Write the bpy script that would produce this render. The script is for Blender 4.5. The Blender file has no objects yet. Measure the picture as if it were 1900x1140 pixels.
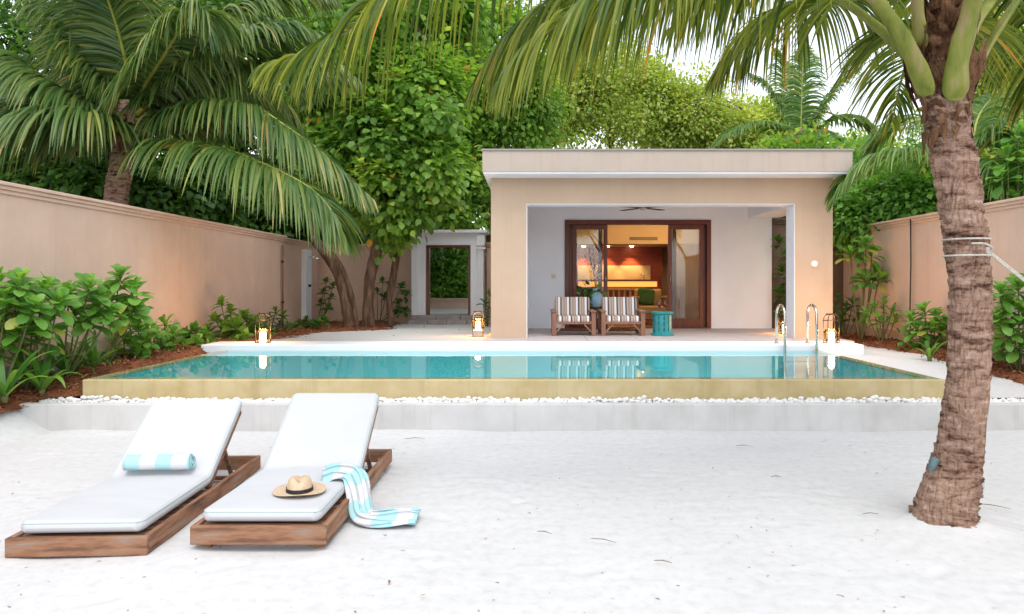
import bpy, bmesh, math, random
import numpy as np
from mathutils import Vector, Matrix
SC = bpy.context.scene
COL = SC.collection
R = math.radians

# ------------------------------------------------------------ camera
F, HC, VX, VY = 1372.0, 1.55, 989.0, 527.0          # focal length in px of a 1900 px wide frame
cam_d = bpy.data.cameras.new('camera')
cam = bpy.data.objects.new('camera', cam_d); COL.objects.link(cam)
cam_d.sensor_width = 36.0
cam_d.lens = 36.0 * F / 1900.0
cam_d.shift_x = (950 - VX) / 1900.0
cam_d.shift_y = (VY - 570) / 1900.0
cam_d.clip_start = 0.05; cam_d.clip_end = 2000
cam.location = (0, 0, HC); cam.rotation_euler = (R(90), 0, 0)
SC.camera = cam
SC.render.resolution_x, SC.render.resolution_y = 1024, 614

# ------------------------------------------------------------ sky, sun, exposure
SUN_EL, SUN_AZ = 63, 170        # azimuth clockwise from +Y: soft light from behind the camera
w = bpy.data.worlds.new('World'); SC.world = w; w.use_nodes = True
nt = w.node_tree; nt.nodes.clear()
sky = nt.nodes.new('ShaderNodeTexSky'); sky.sky_type = 'NISHITA'; sky.sun_disc = False
sky.sun_elevation = R(SUN_EL); sky.sun_rotation = R(SUN_AZ); sky.altitude = 0
sky.air_density = 1.0; sky.dust_density = 1.0; sky.ozone_density = 1.0
hs = nt.nodes.new('ShaderNodeHueSaturation'); hs.inputs['Saturation'].default_value = 0.26
hs.inputs['Value'].default_value = 1.0
bg = nt.nodes.new('ShaderNodeBackground'); bg.inputs['Strength'].default_value = 0.15
wo = nt.nodes.new('ShaderNodeOutputWorld')
nt.links.new(sky.outputs[0], hs.inputs['Color']); nt.links.new(hs.outputs[0], bg.inputs['Color'])
nt.links.new(bg.outputs[0], wo.inputs['Surface'])
sd = bpy.data.lights.new('sun', 'SUN'); sd.energy = 0.55; sd.angle = R(45); sd.color = (1.0, 0.93, 0.83)
sun = bpy.data.objects.new('sun', sd); COL.objects.link(sun)
sv = Vector((math.sin(R(SUN_AZ)) * math.cos(R(SUN_EL)), math.cos(R(SUN_AZ)) * math.cos(R(SUN_EL)), math.sin(R(SUN_EL))))
sun.rotation_euler = sv.to_track_quat('Z', 'Y').to_euler(); sun.location = (0, 0, 30)
SC.view_settings.view_transform = 'Standard'; SC.view_settings.look = 'None'
SC.view_settings.gamma = 1.0; SC.view_settings.use_curve_mapping = False
SC.view_settings.exposure = 1.33
SC.cycles.use_denoising = True
SC.cycles.max_bounces = 10; SC.cycles.transparent_max_bounces = 24
SC.cycles.sample_clamp_indirect = 6.0; SC.cycles.caustics_reflective = False; SC.cycles.caustics_refractive = False

# ------------------------------------------------------------ helpers
def P(px, py, Y):
    "photo pixel and distance to a point of the place"
    return Vector(((px - VX) * Y / F, Y, HC - (py - VY) * Y / F))
rng = np.random.default_rng(7)
random.seed(7)

def hash3(ix, iy, iz, s=0):
    h = (ix.astype(np.int64) * 374761393 + iy.astype(np.int64) * 668265263 + iz.astype(np.int64) * 2147483647 + s * 974634777) & 0xffffffff
    h = ((h ^ (h >> 13)) * 1274126177) & 0xffffffff
    h = (h ^ (h >> 16)) & 0xffffffff
    return h / 4294967295.0
def noise3(p, s=0):
    p = np.asarray(p, float); i = np.floor(p); f = p - i; f = f * f * (3 - 2 * f); i = i.astype(np.int64)
    r = 0
    for dx in (0, 1):
        for dy in (0, 1):
            for dz in (0, 1):
                wgt = (f[..., 0] if dx else 1 - f[..., 0]) * (f[..., 1] if dy else 1 - f[..., 1]) * (f[..., 2] if dz else 1 - f[..., 2])
                r = r + wgt * hash3(i[..., 0] + dx, i[..., 1] + dy, i[..., 2] + dz, s)
    return r * 2 - 1
def fbm(p, o=4, s=0):
    r = 0; a = 1.0; q = np.asarray(p, float)
    for k in range(o):
        r = r + a * noise3(q, s + k); q = q * 2.03 + 11.7; a *= 0.5
    return r
def n2(x, y, o=4, s=0):
    return fbm(np.stack([x, y, np.zeros_like(x)], -1), o, s)

# ---- materials
def new_mat(name):
    m = bpy.data.materials.new(name); m.use_nodes = True
    return m, m.node_tree, m.node_tree.nodes['Principled BSDF']
def nd(t, typ, **kw):
    n = t.nodes.new(typ)
    for k, v in kw.items():
        if k.startswith('i_'):
            n.inputs[k[2:].replace('_', ' ')].default_value = v
        else:
            setattr(n, k, v)
    return n
def ramp(t, stops, interp='LINEAR'):
    r = t.nodes.new('ShaderNodeValToRGB'); cr = r.color_ramp; cr.interpolation = interp
    while len(cr.elements) < len(stops): cr.elements.new(0.5)
    for e, (p, c) in zip(cr.elements, stops):
        e.position = p; e.color = (*c, 1) if len(c) == 3 else c
    return r
def surf(name, stops, scale=4.0, detail=6, rough=0.8, bump=0.2, bscale=60, bdist=0.01, stretch=(1, 1, 1), metal=0, spec=0.4, coat=0, big=None, streak=None):
    "noise driven colour with a fine bump; big = (scale, darkening) adds broad uneven weathering"
    m, t, b = new_mat(name)
    tc = nd(t, 'ShaderNodeTexCoord'); mp = nd(t, 'ShaderNodeMapping'); mp.inputs['Scale'].default_value = stretch
    t.links.new(tc.outputs['Object'], mp.inputs['Vector'])
    n = nd(t, 'ShaderNodeTexNoise', i_Scale=scale, i_Detail=detail, i_Roughness=0.62)
    t.links.new(mp.outputs[0], n.inputs['Vector'])
    r = ramp(t, stops); t.links.new(n.outputs['Fac'], r.inputs['Fac'])
    col = r.outputs['Color']
    if big:
        n3 = nd(t, 'ShaderNodeTexNoise', i_Scale=big[0], i_Detail=3.0)
        t.links.new(tc.outputs['Object'], n3.inputs['Vector'])
        r3 = ramp(t, [(0.35, (big[1],) * 3), (0.62, (1, 1, 1))]); t.links.new(n3.outputs['Fac'], r3.inputs['Fac'])
        mx = nd(t, 'ShaderNodeMix', data_type='RGBA', blend_type='MULTIPLY'); mx.inputs[0].default_value = 1
        t.links.new(col, mx.inputs[6]); t.links.new(r3.outputs['Color'], mx.inputs[7]); col = mx.outputs[2]
    if streak:                                        # faint rain streaks running down the face
        mp4 = nd(t, 'ShaderNodeMapping'); mp4.inputs['Scale'].default_value = (7, 7, 0.35); t.links.new(tc.outputs['Object'], mp4.inputs['Vector'])
        n4 = nd(t, 'ShaderNodeTexNoise', i_Scale=1.0, i_Detail=5.0, i_Roughness=0.7); t.links.new(mp4.outputs[0], n4.inputs['Vector'])
        r4 = ramp(t, [(0.30, (streak, streak * 0.98, streak * 0.95)), (0.48, (1, 1, 1))]); t.links.new(n4.outputs['Fac'], r4.inputs['Fac'])
        m4 = nd(t, 'ShaderNodeMix', data_type='RGBA', blend_type='MULTIPLY'); m4.inputs[0].default_value = 1
        t.links.new(col, m4.inputs[6]); t.links.new(r4.outputs['Color'], m4.inputs[7]); col = m4.outputs[2]
    t.links.new(col, b.inputs['Base Color'])
    b.inputs['Roughness'].default_value = rough; b.inputs['Metallic'].default_value = metal
    b.inputs['Specular IOR Level'].default_value = spec; b.inputs['Coat Weight'].default_value = coat
    if bump:
        n2_ = nd(t, 'ShaderNodeTexNoise', i_Scale=bscale, i_Detail=5.0, i_Roughness=0.6)
        t.links.new(mp.outputs[0], n2_.inputs['Vector'])
        bp = nd(t, 'ShaderNodeBump', i_Strength=bump, i_Distance=bdist)
        t.links.new(n2_.outputs['Fac'], bp.inputs['Height']); t.links.new(bp.outputs[0], b.inputs['Normal'])
    return m
def plain(name, c, rough=0.5, metal=0, spec=0.5, emit=None, es=0):
    m, t, b = new_mat(name)
    b.inputs['Base Color'].default_value = (*c, 1); b.inputs['Roughness'].default_value = rough
    b.inputs['Metallic'].default_value = metal; b.inputs['Specular IOR Level'].default_value = spec
    if emit: b.inputs['Emission Color'].default_value = (*emit, 1); b.inputs['Emission Strength'].default_value = es
    return m
def leafmat(name, stops, rough=0.42, trans=0.3, spec=0.4, tcol=1.5):
    "leaf colour from the per-leaf attribute rnd, with light coming through the blade"
    m, t, b = new_mat(name)
    at = nd(t, 'ShaderNodeAttribute', attribute_name='rnd')
    r = ramp(t, stops); t.links.new(at.outputs['Fac'], r.inputs['Fac'])
    t.links.new(r.outputs['Color'], b.inputs['Base Color'])
    b.inputs['Roughness'].default_value = rough; b.inputs['Specular IOR Level'].default_value = spec
    tr = nd(t, 'ShaderNodeBsdfTranslucent')
    g = nd(t, 'ShaderNodeMix', data_type='RGBA', blend_type='MULTIPLY'); g.inputs[0].default_value = 1
    g.inputs[7].default_value = (tcol * 1.1, tcol * 1.05, tcol * 0.5, 1)
    t.links.new(r.outputs['Color'], g.inputs[6]); t.links.new(g.outputs[2], tr.inputs['Color'])
    mx = nd(t, 'ShaderNodeMixShader'); mx.inputs[0].default_value = trans
    t.links.new(b.outputs[0], mx.inputs[1]); t.links.new(tr.outputs[0], mx.inputs[2])
    t.links.new(mx.outputs[0], t.nodes['Material Output'].inputs['Surface'])
    return m
def wood(name, stops, axis=0, rough=0.6, sc=3.0, bump=0.35):
    st = [9.0, 9.0, 9.0]; st[axis] = 1.1
    return surf(name, stops, scale=sc, detail=8, rough=rough, bump=bump, bscale=8, bdist=0.004, stretch=st)
def glassmat(name, tint=(1, 1, 1), rough=0.0, ior=1.5):
    m = bpy.data.materials.new(name); m.use_nodes = True; t = m.node_tree; t.nodes.clear()
    o = nd(t, 'ShaderNodeOutputMaterial'); fr = nd(t, 'ShaderNodeFresnel', i_IOR=ior)
    tr = nd(t, 'ShaderNodeBsdfTransparent'); tr.inputs['Color'].default_value = (*tint, 1)
    gl = nd(t, 'ShaderNodeBsdfGlossy', i_Roughness=rough)
    mx = nd(t, 'ShaderNodeMixShader')
    t.links.new(fr.outputs[0], mx.inputs[0]); t.links.new(tr.outputs[0], mx.inputs[1]); t.links.new(gl.outputs[0], mx.inputs[2])
    t.links.new(mx.outputs[0], o.inputs['Surface'])
    return m

# ---- objects
def tag(o, label=None, cat=None, group=None, kind=None):
    if label: o['label'] = label
    if cat: o['category'] = cat
    if group: o['group'] = group
    if kind: o['kind'] = kind
    return o
def empty(name, loc=(0, 0, 0), label=None, cat=None, group=None, rz=0):
    o = bpy.data.objects.new(name, None); COL.objects.link(o); o.location = loc; o.rotation_euler = (0, 0, rz)
    o.empty_display_size = 0.1
    return tag(o, label, cat, group)
def link(name, me, mats=None, parent=None, loc=(0, 0, 0), rz=0, smooth=False):
    o = bpy.data.objects.new(name, me); COL.objects.link(o)
    if mats is not None:
        for m in (mats if isinstance(mats, (list, tuple)) else [mats]): me.materials.append(m)
    o.location = loc; o.rotation_euler = (0, 0, rz)
    if parent: o.parent = parent
    if smooth: me.polygons.foreach_set('use_smooth', [True] * len(me.polygons))
    return o
def bevel(o, wd=0.008, seg=2):
    m = o.modifiers.new('bevel', 'BEVEL'); m.width = wd; m.segments = seg; m.limit_method = 'ANGLE'; m.angle_limit = R(35)
    return o
class MB:
    def __init__(s): s.v = []; s.f = []; s.m = []
    def add(s, vs, fs, mi=0):
        k = len(s.v); s.v += [tuple(v) for v in vs]; s.f += [tuple(i + k for i in f) for f in fs]; s.m += [mi] * len(fs); return s
    def box(s, x0, x1, y0, y1, z0, z1, mi=0):
        v = [(x0, y0, z0), (x1, y0, z0), (x1, y1, z0), (x0, y1, z0), (x0, y0, z1), (x1, y0, z1), (x1, y1, z1), (x0, y1, z1)]
        return s.add(v, [(3, 2, 1, 0), (4, 5, 6, 7), (0, 1, 5, 4), (1, 2, 6, 5), (2, 3, 7, 6), (3, 0, 4, 7)], mi)
    def bar(s, a, b, wx, wz, up=(0, 0, 1), mi=0):
        a = Vector(a); b = Vector(b); d = (b - a).normalized(); u = Vector(up)
        if abs(d.dot(u)) > 0.98: u = Vector((0, 1, 0))
        sx = d.cross(u).normalized() * wx / 2; sz = sx.cross(d).normalized() * wz / 2
        vs = [a - sx - sz, a + sx - sz, a + sx + sz, a - sx + sz, b - sx - sz, b + sx - sz, b + sx + sz, b - sx + sz]
        return s.add(vs, [(3, 2, 1, 0), (4, 5, 6, 7), (0, 1, 5, 4), (1, 2, 6, 5), (2, 3, 7, 6), (3, 0, 4, 7)], mi)
    def tube(s, pts, rad, n=10, caps=True, mi=0):
        pts = [Vector(p) for p in pts]; k = len(pts)
        rad = rad if isinstance(rad, (list, tuple)) else [rad] * k
        vs = []; ref = None
        for i, p in enumerate(pts):
            d = (pts[min(i + 1, k - 1)] - pts[max(i - 1, 0)]).normalized()
            if ref is None:
                ref = Vector((0, 0, 1)) if abs(d.z) < 0.9 else Vector((1, 0, 0))
            a = d.cross(ref).normalized(); b = a.cross(d).normalized(); ref = b
            for j in range(n):
                q = 2 * math.pi * j / n
                vs.append(p + (a * math.cos(q) + b * math.sin(q)) * rad[i])
        fs = [(i * n + j, i * n + (j + 1) % n, (i + 1) * n + (j + 1) % n, (i + 1) * n + j) for i in range(k - 1) for j in range(n)]
        if caps: fs += [tuple(range(n - 1, -1, -1)), tuple((k - 1) * n + j for j in range(n))]
        return s.add(vs, fs, mi)
    def lathe(s, prof, n=24, c=(0, 0, 0), mi=0, cap=True):
        vs = [(c[0] + r * math.cos(2 * math.pi * j / n), c[1] + r * math.sin(2 * math.pi * j / n), c[2] + z) for r, z in prof for j in range(n)]
        k = len(prof)
        fs = [(i * n + j, i * n + (j + 1) % n, (i + 1) * n + (j + 1) % n, (i + 1) * n + j) for i in range(k - 1) for j in range(n)]
        if cap: fs += [tuple(range(n - 1, -1, -1)), tuple((k - 1) * n + j for j in range(n))]
        return s.add(vs, fs, mi)
    def mesh(s, name):
        me = bpy.data.meshes.new(name); me.from_pydata(s.v, [], s.f); me.polygons.foreach_set('material_index', s.m); me.update()
        return me
    def build(s, name, mats, parent=None, loc=(0, 0, 0), rz=0, smooth=False, bev=0):
        o = link(name, s.mesh(name), mats, parent, loc, rz, smooth)
        if bev: bevel(o, bev)
        return o
def np_mesh(name, V, Fq, rnd=None, smooth=True):
    "fast mesh from arrays: V (n,3), Fq (m,k) faces of k corners, rnd per vertex"
    me = bpy.data.meshes.new(name); V = np.asarray(V, np.float32); Fq = np.asarray(Fq, np.int32); k = Fq.shape[1]
    me.vertices.add(len(V)); me.vertices.foreach_set('co', V.ravel())
    me.loops.add(Fq.size); me.loops.foreach_set('vertex_index', Fq.ravel())
    me.polygons.add(len(Fq)); me.polygons.foreach_set('loop_start', np.arange(0, Fq.size, k, dtype=np.int32))
    me.polygons.foreach_set('use_smooth', np.full(len(Fq), smooth))
    me.update(calc_edges=True); me.validate()
    if rnd is not None:
        a = me.attributes.new('rnd', 'FLOAT', 'POINT'); a.data.foreach_set('value', np.asarray(rnd, np.float32))
    return me
def spline(pts, n):
    "Catmull-Rom through the points"
    p = np.array([list(q) for q in pts], float); p = np.vstack([2 * p[0] - p[1], p, 2 * p[-1] - p[-2]])
    m = len(p) - 3; t = np.linspace(0, m - 1e-6, n); i = t.astype(int); f = (t - i)[:, None]
    a, b, c, d = p[i], p[i + 1], p[i + 2], p[i + 3]
    return 0.5 * (2 * b + (c - a) * f + (2 * a - 5 * b + 4 * c - d) * f ** 2 + (3 * b - a - 3 * c + d) * f ** 3)
def nrm(a): return a / np.maximum(np.linalg.norm(a, axis=-1, keepdims=True), 1e-9)
def grid_mesh(name, X, Y, Z, smooth=True):
    h, w_ = X.shape; V = np.stack([X, Y, Z], -1).reshape(-1, 3)
    i = (np.arange(h - 1)[:, None] * w_ + np.arange(w_ - 1)[None]).ravel()
    return np_mesh(name, V, np.stack([i, i + 1, i + w_ + 1, i + w_], -1), None, smooth)
def scatter_mesh(name, TV, TF, M, T, rnd):
    "one mesh of many copies of a template: M (n,3,3) rotations with scale (columns = local axes), T (n,3)"
    n = len(T); k = len(TV)
    V = np.einsum('nij,kj->nki', M, TV) + T[:, None]
    Fq = (TF[None] + (np.arange(n) * k)[:, None, None]).reshape(-1, TF.shape[1])
    return np_mesh(name, V.reshape(-1, 3), Fq, np.repeat(rnd, k))
# leaf templates: length along +x, width along y, normal +z
OVAL_V = np.array([(0, 0, 0), (.3, .36, .05), (.3, 0, -.02), (.3, -.36, .05), (.68, .3, .02), (.68, 0, -.05), (.68, -.3, .02), (1, 0, -.14)], float)
OVAL_F = np.array([(0, 2, 1, 1), (0, 3, 2, 2), (1, 2, 5, 4), (2, 3, 6, 5), (4, 5, 7, 7), (5, 6, 7, 7)])
OVAL_F3 = np.array([(0, 2, 1), (0, 3, 2), (1, 2, 5), (1, 5, 4), (2, 3, 6), (2, 6, 5), (4, 5, 7), (5, 6, 7)])
DIA_V = np.array([(0, 0, 0), (.5, .33, .06), (1, 0, -.1), (.5, -.33, .06)], float)
DIA_F = np.array([(0, 3, 1), (1, 3, 2)])
def frames(d, up):
    "rotation matrices with x along d and z close to up"
    d = nrm(d); y = nrm(np.cross(up, d)); z = np.cross(d, y)
    return np.stack([d, y, z], -1)
def rand_unit(n, r=rng):
    v = r.normal(size=(n, 3)); return nrm(v)

# ------------------------------------------------------------ materials
M = {}
M['sand'] = surf('sand', [(0.28, (0.545, 0.54, 0.535)), (0.5, (0.605, 0.605, 0.605)), (0.7, (0.635, 0.635, 0.635))], scale=14, detail=9, rough=0.95, bump=0.22, bscale=160, bdist=0.005, spec=0.1, big=(0.7, 0.95))
M['plaster'] = surf('white_plaster', [(0.3, (0.82, 0.86, 0.92)), (0.7, (0.85, 0.89, 0.95))], scale=3, rough=0.85, bump=0.12, bscale=90, bdist=0.004, spec=0.2, big=(0.8, 0.94))
M['concrete'] = surf('white_concrete', [(0.25, (0.51, 0.505, 0.495)), (0.5, (0.58, 0.58, 0.575)), (0.75, (0.63, 0.63, 0.625))], scale=3, detail=9, rough=0.85, bump=0.25, bscale=70, bdist=0.005, spec=0.2, big=(1.3, 0.92), streak=0.9)
M['stucco'] = surf('beige_stucco', [(0.3, (0.65, 0.465, 0.37)), (0.7, (0.72, 0.53, 0.425))], scale=2.2, rough=0.9, bump=0.25, bscale=140, bdist=0.004, spec=0.15, big=(0.5, 0.93), streak=0.95)
M['stucco2'] = surf('sand_stucco', [(0.3, (0.55, 0.40, 0.29)), (0.7, (0.595, 0.44, 0.325))], scale=2.2, rough=0.9, bump=0.2, bscale=140, bdist=0.004, spec=0.15, big=(0.6, 0.95), streak=0.96)
M['fascia'] = surf('pale_render', [(0.3, (0.43, 0.355, 0.30)), (0.7, (0.47, 0.39, 0.33))], scale=2, rough=0.85, bump=0.12, bscale=120, bdist=0.003, spec=0.2, streak=0.93)
M['shaded_wall'] = surf('shaded_render', [(0.3, (0.15, 0.10, 0.07)), (0.7, (0.21, 0.145, 0.105))], scale=3, rough=0.9, bump=0.2, bscale=90, spec=0.15)  # wall colour darkened to hold the shade of plants and roof
M['dado'] = surf('grey_dado', [(0.3, (0.22, 0.23, 0.245)), (0.7, (0.32, 0.33, 0.345))], scale=5, rough=0.9, bump=0.2, bscale=90, spec=0.15)
M['flash'] = plain('metal_flashing', (0.28, 0.25, 0.23), 0.45, 0.3)
M['rimstone'] = surf('khaki_stone', [(0.28, (0.46, 0.355, 0.17)), (0.5, (0.54, 0.44, 0.24)), (0.75, (0.61, 0.52, 0.33))], scale=3, detail=9, rough=0.7, bump=0.2, bscale=60, spec=0.3, big=(1.6, 0.92), streak=0.86)
M['deck'] = surf('pink_grey_stone', [(0.3, (0.42, 0.37, 0.37)), (0.55, (0.53, 0.48, 0.48)), (0.75, (0.61, 0.57, 0.57))], scale=2.5, detail=8, rough=0.75, bump=0.2, bscale=50, spec=0.3)
M['steps'] = surf('grey_stone', [(0.3, (0.26, 0.23, 0.23)), (0.7, (0.40, 0.37, 0.37))], scale=4, detail=8, rough=0.8, bump=0.3, bscale=40)
M['tile'] = surf('turquoise_pool_tile', [(0.3, (0.18, 0.88, 0.95)), (0.7, (0.22, 0.92, 0.98))], scale=1.2, rough=0.4, bump=0.05)
M['mulch'] = surf('red_mulch', [(0.3, (0.13, 0.045, 0.02)), (0.5, (0.26, 0.095, 0.045)), (0.72, (0.38, 0.17, 0.09))], scale=38, detail=6, rough=0.95, bump=1.0, bscale=60, bdist=0.03, spec=0.1)
M['soil'] = surf('leaf_litter', [(0.3, (0.03, 0.028, 0.015)), (0.7, (0.10, 0.08, 0.045))], scale=6, rough=0.95, bump=0.5)
M['door'] = wood('mahogany', [(0.3, (0.085, 0.018, 0.009)), (0.6, (0.15, 0.034, 0.016)), (0.8, (0.20, 0.055, 0.025))], axis=2, rough=0.35, sc=2.0, bump=0.1)
M['teak'] = wood('weathered_teak_x', [(0.27, (0.055, 0.026, 0.016)), (0.42, (0.17, 0.085, 0.052)), (0.52, (0.30, 0.145, 0.075)), (0.60, (0.27, 0.18, 0.135)), (0.75, (0.42, 0.33, 0.28))], axis=0, rough=0.75, sc=2.2)
M['teaky'] = wood('weathered_teak_y', [(0.27, (0.055, 0.026, 0.016)), (0.40, (0.19, 0.09, 0.055)), (0.52, (0.34, 0.16, 0.08)), (0.60, (0.30, 0.20, 0.15)), (0.75, (0.44, 0.34, 0.28))], axis=1, rough=0.75, sc=2.2)
M['chairwood'] = wood('chair_wood', [(0.3, (0.19, 0.085, 0.05)), (0.6, (0.30, 0.15, 0.095)), (0.8, (0.36, 0.20, 0.14))], axis=2, rough=0.55, sc=2.0, bump=0.15)
M['steel'] = plain('polished_steel', (0.62, 0.60, 0.56), 0.12, 1.0)
M['iron'] = plain('dark_iron', (0.035, 0.03, 0.028), 0.45, 0.6)
M['leather'] = plain('dark_leather', (0.05, 0.022, 0.02), 0.6)
M['glass'] = glassmat('window_glass', (0.93, 0.95, 0.94))
M['amber'] = glassmat('lantern_glass', (1.0, 0.86, 0.62))
M['candle'] = plain('lit_candle', (0.9, 0.8, 0.6), 0.5, emit=(1.0, 0.62, 0.26), es=22)
M['teal'] = surf('teal_glaze', [(0.3, (0.012, 0.20, 0.22)), (0.7, (0.025, 0.30, 0.32))], scale=6, rough=0.3, bump=0.1, bscale=20, spec=0.5)
M['teal_shade'] = plain('teal_hollow_shade', (0.006, 0.07, 0.08), 0.6)  # darkened teal, painted shade for the hollow behind the lattice holes
M['white_cloth'] = surf('white_cushion', [(0.3, (0.515, 0.525, 0.545)), (0.7, (0.54, 0.55, 0.565))], scale=2, rough=0.9, bump=0.15, bscale=400, bdist=0.001, spec=0.15)
M['piping'] = plain('mint_piping', (0.42, 0.52, 0.51), 0.8)
M['pebble'] = surf('white_pebble', [(0.3, (0.70, 0.69, 0.67)), (0.7, (0.84, 0.83, 0.82))], scale=9, rough=0.7, bump=0.2, bscale=30)
M['bark'] = surf('tree_bark', [(0.3, (0.045, 0.028, 0.02)), (0.5, (0.13, 0.08, 0.055)), (0.72, (0.26, 0.17, 0.12))], scale=3.5, detail=9, rough=0.9, bump=0.9, bscale=9, bdist=0.04, stretch=(3, 3, 0.7), spec=0.15)
M['twig'] = surf('twig_bark', [(0.3, (0.09, 0.07, 0.04)), (0.7, (0.20, 0.15, 0.09))], scale=8, rough=0.9, bump=0.4)
M['stem'] = surf('green_stem', [(0.3, (0.09, 0.11, 0.035)), (0.7, (0.17, 0.18, 0.07))], scale=8, rough=0.8, bump=0.3)
M['rachis'] = surf('frond_rachis', [(0.3, (0.22, 0.25, 0.035)), (0.7, (0.38, 0.37, 0.07))], scale=5, rough=0.5, bump=0.1)
M['petiole'] = surf('palm_petiole', [(0.34, (0.08, 0.11, 0.012)), (0.44, (0.15, 0.18, 0.02)), (0.52, (0.20, 0.21, 0.035)), (0.58, (0.27, 0.22, 0.09)), (0.64, (0.30, 0.21, 0.13)), (0.74, (0.13, 0.07, 0.04))], scale=4.5, detail=9, rough=0.6, bump=0.35, bscale=30, bdist=0.006, stretch=(1.6, 1.6, 0.4))
M['fibre'] = surf('palm_fibre', [(0.3, (0.05, 0.025, 0.014)), (0.5, (0.15, 0.075, 0.04)), (0.7, (0.27, 0.155, 0.09))], scale=9, detail=9, rough=0.95, bump=1.0, bscale=22, bdist=0.03, stretch=(2.5, 2.5, 0.8), spec=0.1)
GREEN = [(0.0, (0.022, 0.075, 0.012)), (0.45, (0.05, 0.15, 0.022)), (0.8, (0.10, 0.22, 0.03)), (0.965, (0.17, 0.27, 0.04)), (0.985, (0.45, 0.20, 0.03))]
M['leaf_tree'] = leafmat('hibiscus_leaf', [(0.0, (0.075, 0.17, 0.028)), (0.4, (0.17, 0.33, 0.05)), (0.75, (0.29, 0.46, 0.08)), (0.93, (0.40, 0.52, 0.11)), (0.975, (0.48, 0.52, 0.12)), (0.99, (0.60, 0.30, 0.04))], trans=0.46)
M['leaf_dark'] = leafmat('dark_leaf', [(0.0, (0.030, 0.085, 0.018)), (0.4, (0.065, 0.16, 0.03)), (0.75, (0.12, 0.25, 0.045)), (0.95, (0.22, 0.34, 0.07))], trans=0.42)
M['leaf_yel'] = leafmat('yellow_green_leaf', [(0.0, (0.17, 0.25, 0.05)), (0.4, (0.33, 0.43, 0.09)), (0.75, (0.48, 0.55, 0.14)), (0.95, (0.58, 0.60, 0.20))], trans=0.5)  # yellow green is the foliage's own colour
M['leaf_shrub'] = leafmat('shrub_leaf', [(0.0, (0.06, 0.17, 0.03)), (0.4, (0.13, 0.31, 0.05)), (0.75, (0.22, 0.43, 0.08)), (0.92, (0.30, 0.48, 0.10)), (0.97, (0.42, 0.46, 0.09))], trans=0.4, rough=0.33)
M['leaf_lily'] = leafmat('lily_leaf', [(0.0, (0.044, 0.138, 0.025)), (0.6, (0.106, 0.275, 0.044)), (0.95, (0.225, 0.400, 0.062))], trans=0.38, rough=0.38)
M['frond_near'] = leafmat('near_frond', [(0.0, (0.035, 0.085, 0.012)), (0.3, (0.09, 0.15, 0.018)), (0.6, (0.19, 0.24, 0.028)), (0.85, (0.32, 0.34, 0.05)), (0.975, (0.40, 0.35, 0.07)), (0.99, (0.60, 0.27, 0.03))], trans=0.45, rough=0.4)
M['frond_left'] = leafmat('left_frond', [(0.0, (0.045, 0.115, 0.035)), (0.45, (0.11, 0.19, 0.05)), (0.8, (0.20, 0.27, 0.065)), (0.93, (0.33, 0.34, 0.10)), (0.985, (0.42, 0.33, 0.13))], trans=0.34, rough=0.32)
M['frond_pale'] = leafmat('pale_frond', [(0.0, (0.060, 0.156, 0.036)), (0.5, (0.144, 0.264, 0.060)), (0.9, (0.288, 0.384, 0.108)), (0.985, (0.480, 0.408, 0.180))], trans=0.4, rough=0.36)

# pool water: clear tinted surface that mirrors the place at a grazing view
m = bpy.data.materials.new('pool_water'); m.use_nodes = True; t = m.node_tree; t.nodes.clear()
o_ = nd(t, 'ShaderNodeOutputMaterial'); fr = nd(t, 'ShaderNodeFresnel', i_IOR=1.27)
tr = nd(t, 'ShaderNodeBsdfTransparent'); tr.inputs['Color'].default_value = (0.85, 1.0, 1.0, 1)
gl = nd(t, 'ShaderNodeBsdfGlossy', i_Roughness=0.015); gl.inputs['Color'].default_value = (0.95, 1, 1, 1)
mx = nd(t, 'ShaderNodeMixShader'); tc = nd(t, 'ShaderNodeTexCoord'); mp = nd(t, 'ShaderNodeMapping'); mp.inputs['Scale'].default_value = (1.3, 0.8, 1)
no = nd(t, 'ShaderNodeTexNoise', i_Scale=2.2, i_Detail=2.0); bp = nd(t, 'ShaderNodeBump', i_Strength=0.06, i_Distance=0.02)
t.links.new(tc.outputs['Object'], mp.inputs['Vector']); t.links.new(mp.outputs[0], no.inputs['Vector']); t.links.new(no.outputs['Fac'], bp.inputs['Height'])
t.links.new(bp.outputs[0], gl.inputs['Normal']); t.links.new(bp.outputs[0], fr.inputs['Normal'])
t.links.new(fr.outputs[0], mx.inputs[0]); t.links.new(tr.outputs[0], mx.inputs[1]); t.links.new(gl.outputs[0], mx.inputs[2]); t.links.new(mx.outputs[0], o_.inputs['Surface'])
M['water'] = m

# near palm bark: crossing rings and vertical cracks
m, t, b = new_mat('palm_bark')
tc = nd(t, 'ShaderNodeTexCoord'); mp = nd(t, 'ShaderNodeMapping'); mp.inputs['Scale'].default_value = (2.6, 2.6, 10)
mp2 = nd(t, 'ShaderNodeMapping'); mp2.inputs['Scale'].default_value = (30, 30, 5.0)
t.links.new(tc.outputs['Object'], mp.inputs['Vector']); t.links.new(tc.outputs['Object'], mp2.inputs['Vector'])
na = nd(t, 'ShaderNodeTexNoise', i_Scale=2.3, i_Detail=10.0, i_Roughness=0.7); nb = nd(t, 'ShaderNodeTexNoise', i_Scale=2.0, i_Detail=5.0)
t.links.new(mp.outputs[0], na.inputs['Vector']); t.links.new(mp2.outputs[0], nb.inputs['Vector'])
ra = ramp(t, [(0.33, (0.04, 0.02, 0.014)), (0.41, (0.15, 0.08, 0.055)), (0.48, (0.31, 0.195, 0.14)), (0.58, (0.40, 0.265, 0.20)), (0.72, (0.58, 0.44, 0.37))])
rb = ramp(t, [(0.34, (0.42, 0.36, 0.33)), (0.5, (1, 1, 1))])
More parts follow.
